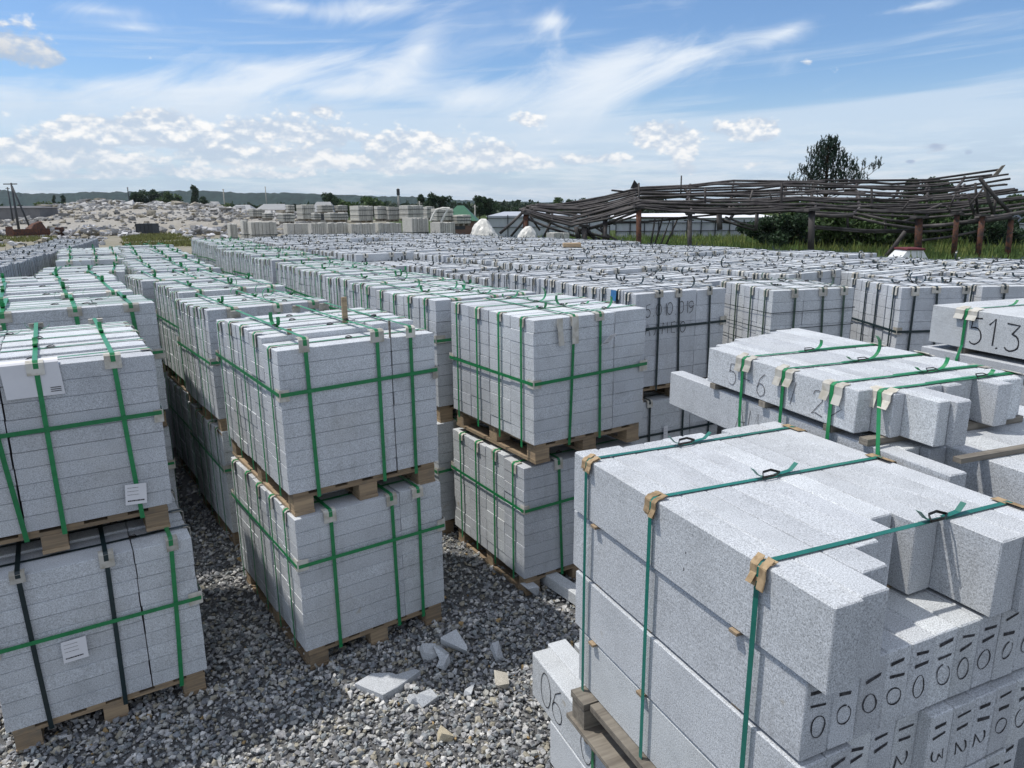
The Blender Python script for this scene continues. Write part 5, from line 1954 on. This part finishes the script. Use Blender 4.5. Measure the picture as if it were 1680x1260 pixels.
cum_mask = total([
    blob(135, 212, 38, 14), blob(180, 222, 60, 16), blob(235, 215, 40, 16), blob(275, 190, 40, 16), blob(290, 222, 40, 13), blob(345, 240, 30, 12), blob(395, 218, 30, 22), blob(470, 212, 40, 17), blob(545, 228, 42, 20),
    blob(525, 180, 48, 12), blob(650, 246, 36, 24), blob(705, 228, 30, 11), blob(780, 258, 60, 18), blob(820, 262, 30, 16), blob(30, 240, 60, 12), blob(60, 265, 60, 9), blob(160, 262, 70, 9), blob(360, 258, 60, 10), blob(450, 262, 60, 12), blob(540, 262, 50, 10),
    blob(640, 275, 60, 8), blob(720, 280, 50, 7), blob(860, 270, 50, 9), blob(250, 280, 80, 7), blob(120, 290, 90, 6), blob(440, 288, 90, 6),
    blob(1072, 222, 40, 26), blob(1072, 222, 24, 16), blob(1122, 246, 20, 24), blob(1122, 250, 14, 16), blob(1185, 213, 54, 18), blob(1245, 215, 30, 20), blob(1250, 213, 18, 13), blob(950, 262, 34, 12), blob(1005, 260, 26, 9), blob(1130, 281, 28, 8), blob(1235, 270, 20, 8), blob(870, 196, 24, 10),
    blob(15, 70, 60, 32, -12), blob(70, 92, 44, 14, -10), blob(1535, 240, 28, 9), blob(1325, 103, 9, 5), blob(1590, 250, 8, 5), blob(1490, 265, 12, 5),
])
low_belt = g.math('MULTIPLY', g.math('MULTIPLY', g.smooth(eld, 1.5, 3.5), g.smooth(eld, 8.2, 5.0)), g.smooth(azd, 16.0, -4.0))
t0 = cum_noise(0.0)
tc0 = g.math('ADD', g.math('ADD', t0, g.math('MULTIPLY', cum_mask, .62)), g.math('MULTIPLY', low_belt, .20))
t1 = cum_noise(.42)
cum = g.smooth(tc0, .74, .98)
lit = g.smooth(g.math('ADD', g.math('MULTIPLY', g.math('SUBTRACT', t0, t1), .8), g.math('MULTIPLY', g.math('SUBTRACT', t0, .5), .5)), -.16, .20)
white = g.mix(lit, (.50, .58, .70, 1), (.98, .97, .95, 1))
white = g.mix(g.math('MULTIPLY', g.smooth(eld, 5.0, 1.5), .55), white, (.66, .73, .81, 1))
white = g.mix(g.math('MULTIPLY', blob(20, 95, 110, 36, -10), .85), white, (.47, .51, .57, 1))
white = g.mix(g.math('MINIMUM', g.math('ADD', g.math('ADD', blob(1535, 240, 40, 16), blob(1490, 265, 20, 10)), blob(1590, 250, 20, 10)), 1.0), white, (.36, .46, .62, 1))
SKYK = .115
skyc = g.mix(1.0, sky.outputs[0], (SKYK * .72, SKYK * .90, SKYK * 1.10, 1), 'MULTIPLY')
# unseen bright broken cloud, added overhead and behind to fill the shade
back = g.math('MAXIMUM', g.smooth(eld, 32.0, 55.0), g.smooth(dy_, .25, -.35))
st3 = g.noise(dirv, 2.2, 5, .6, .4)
fill_cover = g.math('MULTIPLY', g.smooth(st3, .36, .62), g.math('MULTIPLY', back, .85))
skyc = g.mix(fill_cover, skyc, (1.02, 1.03, 1.05, 1))
col = g.mix(cir, skyc, (.80, .86, .93, 1))
col = g.mix(hzc, col, (.64, .74, .86, 1))
hor = g.math('MULTIPLY', g.smooth(eld, 10.0, 0.0), .80)
col = g.mix(hor, col, (.53, .66, .80, 1))
st4 = g.noise(comb(g.math('MULTIPLY', azd, .16), g.math('MULTIPLY', eld, 1.25), 4.4), 1.0, 5, .62, .3)
strat = g.math('MULTIPLY', g.smooth(st4, .42, .66), g.math('MULTIPLY', g.smooth(eld, 6.5, 3.0), .55))
col = g.mix(strat, col, (.80, .84, .88, 1))
strat2 = g.math('MULTIPLY', g.smooth(st4, .50, .34), g.math('MULTIPLY', g.smooth(eld, 6.0, 2.0), .40))
col = g.mix(strat2, col, (.42, .54, .68, 1))
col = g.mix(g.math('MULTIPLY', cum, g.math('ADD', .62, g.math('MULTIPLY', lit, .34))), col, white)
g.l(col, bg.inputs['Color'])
bg.inputs['Strength'].default_value = 1.08
W_.cycles.sampling_method = 'MANUAL'
W_.cycles.sample_map_resolution = 512

sl = bpy.data.lights.new('sun', 'SUN')
sl.energy = 3.7
sl.angle = rad(1.0)
sl.color = (1.0, .955, .89)
so = bpy.data.objects.new('sun', sl)
C.objects.link(so)
sd = Vector((math.sin(SUN_AZ) * math.cos(SUN_EL), math.cos(SUN_AZ) * math.cos(SUN_EL), math.sin(SUN_EL)))
so.rotation_euler = sd.to_track_quat('Z', 'Y').to_euler()

S.view_settings.view_transform = 'Standard'
S.view_settings.look = 'None'
S.view_settings.exposure = 0.0
S.view_settings.gamma = 1.0
S.render.engine = 'CYCLES'
S.cycles.use_denoising = True
S.cycles.max_bounces = 5
S.cycles.diffuse_bounces = 3
S.cycles.transparent_max_bounces = 4
for o in list(bpy.data.objects):
    if 'h' in o:
        del o['h']
